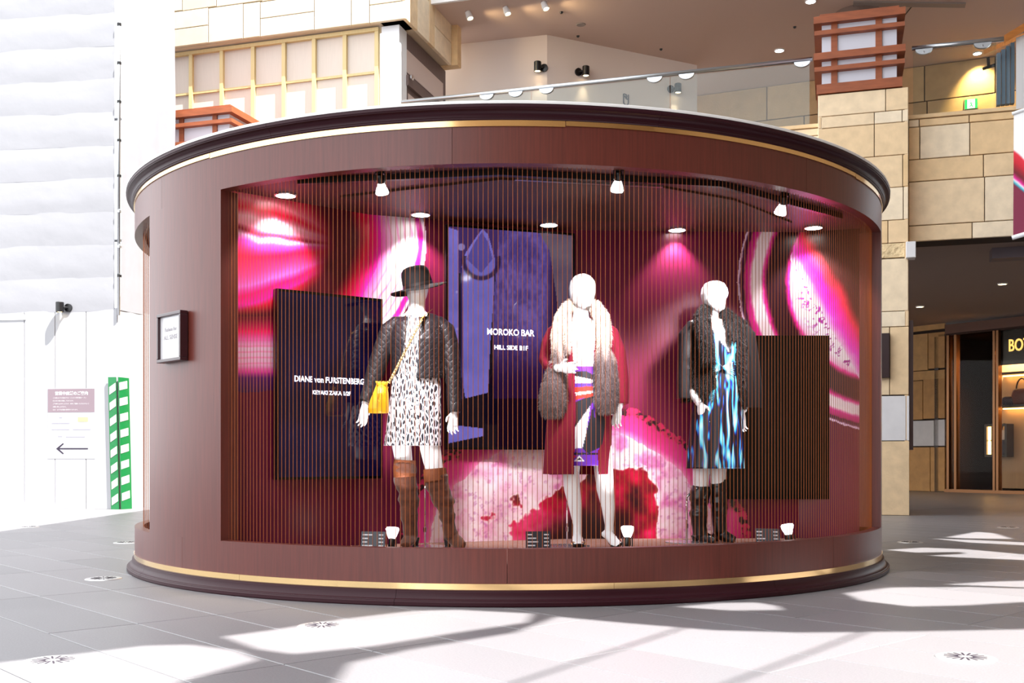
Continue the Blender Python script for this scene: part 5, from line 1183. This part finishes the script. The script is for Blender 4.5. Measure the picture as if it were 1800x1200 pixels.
lantern(PP, pw/2-.05, -pw-.1, 1.15, ztop+.03, 1.13, 'large slatted wooden lantern on top of the stone pillar')
LQ = W(407, YH, 17.7); LPl = Plane(LQ.x, LQ.y, G)
lz1 = .82+(802-181)/F*17.7
lt2 = lantern(LPl, -.62, 1.2, 1.2, lz1-1.13, 1.13, 'slatted wooden lantern behind the left end of the kiosk roof')
mb = MB(); LPl.hexa(mb, -1.22, -.02, 0, lz1-1.16, 0, -1.2, .01); ob('pillar_shaft', mb, STONE, lt2, world=True)

QP = Plane(PP.P(0, 0, -.38).x, PP.P(0, 0, -.38).y, G)
zp = QP.px(1600, 203)[1]; zbm = QP.px(1600, 425)[1]
par = MB(); QP.hexa(par, -8.2, 1.62, zbm+.01, zp-.06, -.05, -.5); pb = ob('wall_parapet', par, JOINT); tag(pb, 'stone clad parapet beam of the upper level', 'wall', kind='structure')
mb = MB(); QP.hexa(mb, -8.2, 1.64, zp-.055, zp, .02, -.52, .006); ob('coping', mb, STONE, pb, world=True)
zrow = [zp-.06, QP.px(1600, 224)[1], QP.px(1600, 281)[1], QP.px(1600, 320)[1], QP.px(1600, 397)[1], zbm]
cut_r = [[1597, 1616, 1704, 1786], [1597, 1617, 1705, 1786], [1597, 1729, 1786], [1597, 1731, 1786], [1597, 1709, 1786]]
for r in range(5):
    cs = [QP.px(u)[0] for u in cut_r[r]]; left = [-8.2, -6.9, -5.2, -3.6, -2.2+.2*r, -1.6+.15*r]
    for a, b in list(zip(left[:-1], left[1:]))+[(left[-1], cs[0])]+list(zip(cs[:-1], cs[1:])):
        mb = MB(); QP.hexa(mb, a+.006, b-.006, zrow[r+1]+.006, zrow[r]-.006, 0, -.05, .006); ob('stone', mb, STONE, pb, world=True)
slab = MB(); SL = [QP.P(-8.4, 0, -.45), QP.P(6, 0, -.45), QP.P(6, 0, -12), QP.P(-8.4, 0, -12)]
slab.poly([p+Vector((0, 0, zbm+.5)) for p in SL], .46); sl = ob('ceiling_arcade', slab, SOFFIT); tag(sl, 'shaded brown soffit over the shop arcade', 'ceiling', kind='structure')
# balustrade
RPn = Plane(QP.P(0, 0, -.15).x, QP.P(0, 0, -.15).y, G)
zrail = RPn.px(1597, 86)[1]
bal = empty('glass_balustrade', RPn.P(-2, zp), 'glass balustrade with steel handrail along the upper level', 'balustrade')
ra, rb = RPn.px(706)[0], RPn.px(1766)[0]; rm0, rm1 = RPn.px(1428)[0], RPn.px(1603)[0]
for q0, q1 in ((ra, rm0), (rm1, rb)): ob('handrail', MB().tube([RPn.P(q0, zrail), RPn.P(q1, zrail)], .033, 14), STEEL, bal, world=True, smooth=True)
cutu = [706, 934, 1178, 1424, 1604, 1752]
for a, b in zip(cutu[:-1], cutu[1:]):
    if a == 1424: continue
    mb = MB(); RPn.hexa(mb, RPn.px(a)[0]+.008, RPn.px(b)[0]-.008, zp-.05, zrail-.045, .006, -.006); ob('glass_pane', mb, GLASS, bal, world=True)
for u in (856, 907, 961, 1151, 1207, 1410, 1624, 1727):
    s_ = RPn.px(u)[0]; mb = MB(); n = 14; A = [RPn.P(s_+.115*math.cos(math.pi+math.pi*i/n), zrail-.03+.078*math.sin(math.pi+math.pi*i/n), .03) for i in range(n+1)]
    B = [p-RPn.n*.05 for p in A]; m_ = n+1
    mb.add(A+B, [tuple(range(m_)), tuple(range(2*m_-1, m_-1, -1))]+[(i, m_+i, m_+(i+1)%m_, (i+1)%m_) for i in range(m_)]); cl = ob('clamp', mb, STEEL, bal, world=True)
    ob('bolt', MB().lathe([(0, .012), (.012, .012), (.012, 0), (0, 0)], 8, RPn.P(s_, zrail-.075, .031), RPn.n.to_track_quat('Z', 'Y').to_matrix()), CHROME, cl, world=True)
# exit sign and grab bar beyond the glass
ex = on_seg(FP.o, FP.e, 1707, 183); ex = ex+(-FP.n)*-1.2
def at_d(u, v, d): return W(u, v, d)
c = on_seg(FP.o, FP.e, 1707, 183)+FP.n*.03; ExN = FP.n
es = empty('exit_sign', c-Vector((0, 0, .09)), 'green and white illuminated running figure exit sign behind the glass', 'sign')
EG = emission_mat('exit_green', (0, 200, 90), .9); EW = emission_mat('exit_white', (240, 255, 246), 1.)
def exbox(name, x0, x1, z0, z1, y, m, th=.03):
    P = lambda x, yy, z: c+FP.e*x*1.25+ExN*yy+Vector((0, 0, z*1.25))
    ob(name, MB().hexa([P(x0,y,z0), P(x1,y,z0), P(x1,y,z1), P(x0,y,z1), P(x0,y-th,z0), P(x1,y-th,z0), P(x1,y-th,z1), P(x0,y-th,z1)]), m, es, world=True)
exbox('case', -.105, .105, -.09, .09, 0, mat('exit_case', (170, 150, 130), rough=.5)); exbox('green_panel', -.095, .095, -.08, .075, .004, EG, .004); exbox('white_panel', -.058, .058, -.075, .07, .008, EW, .004)
mb = MB(); P3 = lambda x, z: c+FP.e*x*1.25+ExN*.010+Vector((0, 0, z*1.25))
mb.tube([P3(-.005, .02), P3(.005, -.02), P3(.025, -.055)], .009, 6); mb.tube([P3(.004, -.02), P3(-.025, -.05)], .008, 6); mb.tube([P3(-.03, 0), P3(0, .015), P3(.03, -.005)], .006, 6); mb.lathe([(0, .012), (.01, .008), (.013, 0), (.01, -.008), (0, -.012)], 8, P3(-.006, .042)); ob('running_figure', mb, EG, es, world=True)
gb = empty('wall_bracket_bar', W(1738, 117, 20.9), 'black metal bracket bar on the tan stone wall', 'bracket')
ob('bar', MB().tube([W(1728, 121, 20.6), W(1752, 113, 20.6)], .03, 8), BLACK, gb, world=True); ob('post', MB().tube([W(1738, 118, 20.6), W(1737, 101, 20.6)], .03, 8), BLACK, gb, world=True)
# stair housing at the right edge: timber beam, glass fins, white panel
sh_ = empty('stair_housing', W(1790, 190, 14.4), 'stair housing of glass fins and sloping timber beam at the right edge', 'housing')
FIN = mat('fin_glass', (86, 104, 116), rough=.12, spec=.7)
for i, u in enumerate((1755, 1763, 1771, 1779)):
    a = W(u, 186-i*1.0, 14.7); z1 = W(u, 95-i*6, 14.7).z
    ob('glass_fin', MB().box(((a.x), a.y, (a.z+z1)/2), (.05, .10, z1-a.z), rotz(-.3)), FIN, sh_, world=True)
ob('white_panel', MB().hexa([W(1786,192,14.3), W(1860,180,14.3), W(1860,40,14.3), W(1786,66,14.3), W(1786,192,14.45), W(1860,180,14.45), W(1860,40,14.45), W(1786,66,14.45)]), WHITE, sh_, world=True)
TIM = mat('timber', (190, 118, 54), rough=.5, noise=(4, .2), stretch=(1, 6, 6))
ob('timber_beam', MB().hexa([W(1765,76,14.2), W(1860,18,14.2), W(1860,4,14.2), W(1765,62,14.2), W(1765,76,14.5), W(1860,18,14.5), W(1860,4,14.5), W(1765,62,14.5)]), TIM, sh_, world=True)
ob('timber_beam', MB().hexa([W(1729,96,16.2), W(1800,66,15), W(1800,58,15), W(1729,88,16.2), W(1729,96,16.5), W(1800,66,15.3), W(1800,58,15.3), W(1729,88,16.5)]), TIM, sh_, world=True)
# agate banner
ba = empty('banner', W(1790, 420, 13.6), 'hanging banner printed white, red and maroon at the right edge', 'banner')
def bcol(u, v):
    n2 = fbm(u/20, v/20, 8); k = v-(u-1780)*.75-(u-1780)**2*.004+6*(n2-.5)
    return ramp(k, [(262, (246, 246, 248)), (266, (226, 40, 60)), (282, (200, 16, 40)), (300, (110, 8, 30)), (310, (230, 30, 150)), (314, (250, 240, 250)), (319, (40, 170, 190)), (322, (126, 30, 62)), (420, (126, 32, 66))])
me = grid_mesh('cloth', W(1781, 416, 13.6), W(1900, 380, 13.2), W(1782, 200, 13.6), W(1900, 160, 13.2), 90, 160)
uu, vv = proj(verts_np(me)); set_col(me, bcol(uu, vv)); o = ob('cloth', me, mat('banner_cloth', (240, 240, 240), rough=.7, attr=True), ba, world=True)
sd = o.modifiers.new('s', 'SOLIDIFY'); sd.thickness = .004
ob('top_bar', MB().tube([W(1779, 200, 13.6), W(1902, 158, 13.2)], .022, 10), WHITE, ba, world=True); ob('bottom_bar', MB().tube([W(1779, 418, 13.6), W(1902, 382, 13.2)], .03, 10), WHITE, ba, world=True)

# ---------------------------------------------------------------- arcade ground floor: stone wall, shop front
XP = Plane(10.02, 24.5, math.degrees(math.atan2(.82, .57)))
za = zbm+.0
STONE_A = mat('arcade_stone', (214, 168, 110), rough=.7, rand=(200, 150, 94), noise=(6, .12), bump=(25, .3, .01))
mb = MB(); XP.hexa(mb, -4.0, -.02, 0, za, -.05, -.3); aw = ob('wall_arcade', mb, JOINT); tag(aw, 'tan stone wall of the arcade left of the shop', 'wall', kind='structure')
for (u0, u1, v0, v1, m_) in ((1560,1661,562,580,STONE_A),(1560,1631,584,650,STONE_A),(1631,1661,584,648,STONE_A),(1560,1661,650,667,STONE_A),(1560,1622,667,737,STONE_A),(1622,1661,665,736,STONE_A),(1560,1642,738,784,STONE_W),(1642,1661,737,784,STONE_W),(1560,1635,785,864,STONE_A),(1635,1661,785,864,STONE_A)):
    stones(XP, [(u0, u1, v0, v1)], aw, m_, 0, -.05, .008, .006, 1640)
bw, *_ = wall_seg('wall_arcade_back', (-9, 25.5), (9.5, 25.6), 0, 4.2, mat('arcade_back', (150, 112, 76), rough=.8, noise=(1, .1)), 'dim back wall of the arcade behind the kiosk')
sf = empty('shop_front', XP.P(1.5, 0), 'dark glazed shop front with bronze frames and gold lettering', 'shop front')
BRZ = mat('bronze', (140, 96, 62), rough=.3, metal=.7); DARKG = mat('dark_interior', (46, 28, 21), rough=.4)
SGLASS = glass_mat('shop_glass', 1.13)
def xs(u): return XP.px(u)[0]
zh = XP.px(1675, 589)[1]
def xbox(name, u0, u1, z0, z1, o, b, m, parent=sf): mb = MB(); XP.hexa(mb, xs(u0), xs(u1), z0, z1, o, b); return ob(name, mb, m, parent, world=True)
xbox('header', 1661, 1860, zh, za, .0, -.3, mat('shop_header', (110, 70, 52), rough=.5)); xbox('sill', 1661, 1860, 0, .07, .03, -.2, BRZ)
for u in (1666, 1679, 1753): xbox('frame_post', u, u+4, .07, zh, .05, -.1, BRZ)
xbox('frame_post', 1747, 1751, .07, zh, .05, -.1, BRZ)
for (a, b) in ((1670, 1679), (1683, 1747), (1757, 1860)): xbox('glass_pane', a, b, .07, zh, .0, -.012, SGLASS)
zs0 = XP.px(1780, 640)[1]
xbox('name_board', 1757, 1860, zs0, zh, -.05, -.09, mat('board_black', (14, 9, 10), rough=.25))
s_, z_ = XP.px(1771, 607); text('lettering', 'BOT', .3, emission_mat('gold_letters', (255, 214, 120), 1.1), sf, frame4(XP.P(s_, z_, -.03), XP.e, Vector((0, 0, 1))), align='LEFT', bold=.003, extrude=.01, fit=(xs(1808)-xs(1771), .27))
# shop interior, open behind the glass
SHB = mat('shop_wall', (206, 176, 140), rough=.6, noise=(3, .08), stretch=(3, 3, .4))
def inbox(name, s0, s1, z0, z1, o, b, m): mb = MB(); XP.hexa(mb, s0, s1, z0, z1, o, b); return ob(name, mb, m, sf, world=True)
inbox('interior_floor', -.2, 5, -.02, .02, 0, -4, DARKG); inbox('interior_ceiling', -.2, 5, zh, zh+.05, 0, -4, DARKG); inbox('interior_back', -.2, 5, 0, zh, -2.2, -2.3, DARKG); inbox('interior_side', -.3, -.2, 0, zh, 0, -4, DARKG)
XB = Plane(XP.P(0, 0, -.6).x, XP.P(0, 0, -.6).y, 0); XB.e, XB.n = XP.e, XP.n
def xb(u): return XB.px(u)[0]
sA = xb(1742)
inbox('display_wall', sA, 5, .1, zh, -.75, -.85, SHB)
WARM = emission_mat('warm_strip', (255, 196, 110), 11)
zq0 = XB.px(1780, 712)[1]; zq1 = XB.px(1780, 655)[1]
inbox('shelf', xb(1760), 5, zq0-.06, zq0, -.3, -.75, DARKG); inbox('shelf', xb(1760), 5, zq1-.05, zq1, -.3, -.75, DARKG)
inbox('light_strip', xb(1762), 4.8, zq1-.075, zq1-.052, -.62, -.68, WARM); inbox('light_strip', xb(1762), 4.8, zq0-.085, zq0-.062, -.62, -.68, WARM)
nz0 = XB.px(1760, 803)[1]; nz1 = XB.px(1760, 745)[1]
sn = [xb(1737), xb(1776)]
vb = empty('display_box', XP.P((sn[0]+sn[1])/2, nz0, -.4), 'small lit display box with dark frame inside the shop window', 'display box')
def vbx(name, a, b, z0, z1, o, bk, m): mb = MB(); XP.hexa(mb, a, b, z0, z1, o, bk); ob(name, mb, m, vb, world=True)
for r in ((sn[0], sn[1], nz1-.05, nz1), (sn[0], sn[1], nz0, nz0+.05), (sn[0], sn[0]+.05, nz0+.05, nz1-.05), (sn[1]-.05, sn[1], nz0+.05, nz1-.05)): vbx('frame', r[0], r[1], r[2], r[3], -.45, -.74, DARKG)
vbx('light_strip', sn[0]+.055, sn[0]+.11, nz0+.06, nz1-.06, -.5, -.54, WARM); vbx('back', sn[0]+.05, sn[1]-.05, nz0+.05, nz1-.05, -.7, -.73, SHB); vbx('shelf', sn[0]+.05, sn[1]-.05, (nz0+nz1)/2-.012, (nz0+nz1)/2+.012, -.5, -.7, DARKG)
def handbag(s, z, w, h, m, label, strap=True):
    p = XP.P(s, z, -.6); t = empty('handbag', p, label, 'bag', 'handbags in the shop window')
    mb = MB(); Ls = [(0, .8), (.15, .95), (.6, 1.), (.9, .86), (1, .6)]
    for i in range(len(Ls)-1): pass
    vs = []
    for f, k in Ls: vs += [p+XP.e*(a*w/2*k)+XP.n*(b*w*.22*k)+Vector((0, 0, h*f)) for a, b in ((-1,-.6),(-.7,-1),(.7,-1),(1,-.6),(1,.6),(.7,1),(-.7,1),(-1,.6))]
    fs = [tuple(range(7, -1, -1)), tuple(range(32, 40))]+[(i*8+j, i*8+(j+1)%8, i*8+8+(j+1)%8, i*8+8+j) for i in range(4) for j in range(8)]
    ob('body', MB().add(vs, fs), m, t, world=True, smooth=True)
    if strap:
        ob('handle', MB().tube([p+XP.e*(w*.3*math.cos(q))+Vector((0, 0, h*.9+h*.75*math.sin(q))) for q in np.linspace(0, math.pi, 9)], .018, 6), DARKG, t, world=True)
handbag(xb(1775), zq0, .34, .2, mat('bag_plum', (50, 30, 50), rough=.4), 'small plum clutch bag on the lit shop shelf', False)
handbag(xb(1796), zq0, .42, .36, mat('bag_brown', (110, 50, 36), rough=.4), 'brown handbag with loop handle on the lit shop shelf')
handbag((sn[0]+sn[1])/2+.12, nz0+.05, .2, .34, mat('bag_navy', (36, 32, 52), rough=.4), 'dark navy bag inside the small display box', False)
handbag((sn[0]+sn[1])/2+.12, (nz0+nz1)/2+.015, .2, .22, mat('bag_white', (226, 220, 214), rough=.4), 'white bag inside the small display box')
def area(name, p, n, sx, sy, e, col, parent):
    d = bpy.data.lights.new(name, 'AREA'); d.shape = 'RECTANGLE'; d.size = sx; d.size_y = sy; d.energy = e; d.color = col
    o = bpy.data.objects.new(name, d); COL.objects.link(o); o.rotation_euler = n.to_track_quat('-Z', 'Y').to_euler(); o.parent = parent; o.location = p-wloc(parent); return o
# arcade downlights
for (u, v, lab) in ((1617, 538, 'glowing round downlight in the arcade soffit beside the pillar'), (1762, 498, 'glowing round downlight in the arcade soffit towards the right edge')):
    p = ceil_pt(u, v, zbm+.04); t = empty('soffit_downlight', p-Vector((0, 0, .02)), lab, 'lamp', 'downlights of the arcade soffit')
    ob('trim_ring', MB().lathe([(.07, .02), (.07, 0), (.085, 0), (.085, .02)], 24, p-Vector((0, 0, .02))), WHITE, t, world=True)
    ob('lens', MB().lathe([(0, .006), (.07, .006), (.07, .012), (0, .012)], 24, p-Vector((0, 0, .02))), LAMPWARM, t, world=True)
    spot('downlight_beam', p-Vector((0, 0, .05)), p+Vector((.3, .8, -3)), 60, 100, .7, (1, .72, .42), .05, t)
for (s_, lab, e_) in ((xb(1785), 'shop ceiling lamp', 480), (xs(1720), 'shop ceiling lamp', 25)):
    p = XP.P(s_, zh-.02, -.4); spot('shop_beam', p, p+Vector((0, 0, -3))-XP.n*.2, e_, 120, .8, (1, .72, .4), .1, sf)
p = XP.P(xs(1760), zh+.2, .5); 
p = ceil_pt(1790, 436, zbm+.04); o = ob('soffit_speaker', MB().box((0, 0, -.08), (.75, .3, .16), rotz(-.3)), mat('speaker_grey', (110, 100, 108), rough=.5), loc=p); tag(o, 'grey box fixed under the arcade soffit near the banner', 'speaker')

# ---------------------------------------------------------------- floor drains with radial slots
dm = MB().lathe([(0, .006), (.105, .006), (.115, .004), (.12, .0), (0, 0)], 40).mesh('cover'); dm.materials.append(mat('drain_steel', (206, 204, 204), rough=.3, metal=.6))
sl_ = MB()
for k in range(16):
    a = k*math.pi/8+.2; R_ = rotz(a); sl_.box(R_ @ Vector((.055, 0, .0065)), (.055, .008, .001), R_)
slm = sl_.mesh('slots'); slm.materials.append(mat('slot_dark', (40, 30, 44), rough=.6))
dl = ['nearest the bottom left corner', 'at a sunlit patch before the kiosk', 'left of the kiosk base', 'just left of the kiosk beside the narrow window', 'on the far left below the notice', 'in the bottom right sunlit floor', 'right of the kiosk base', 'far right near the arcade']
for (u, v), lab in zip([(93, 1162), (566, 1100), (182, 1017), (222, 953.5), (50, 926), (1697, 1156), (1600, 953), (1772, 927)], dl):
    p = floor_pt(u, v); t = empty('floor_drain', p, 'round steel floor cover with radial slots, '+lab, 'floor cover', 'round steel covers in the paving')
    t.rotation_euler = (0, 0, u*.37)
    for nm, mm in (('cover', dm), ('slots', slm)): o = bpy.data.objects.new(nm, mm); COL.objects.link(o); o.parent = t
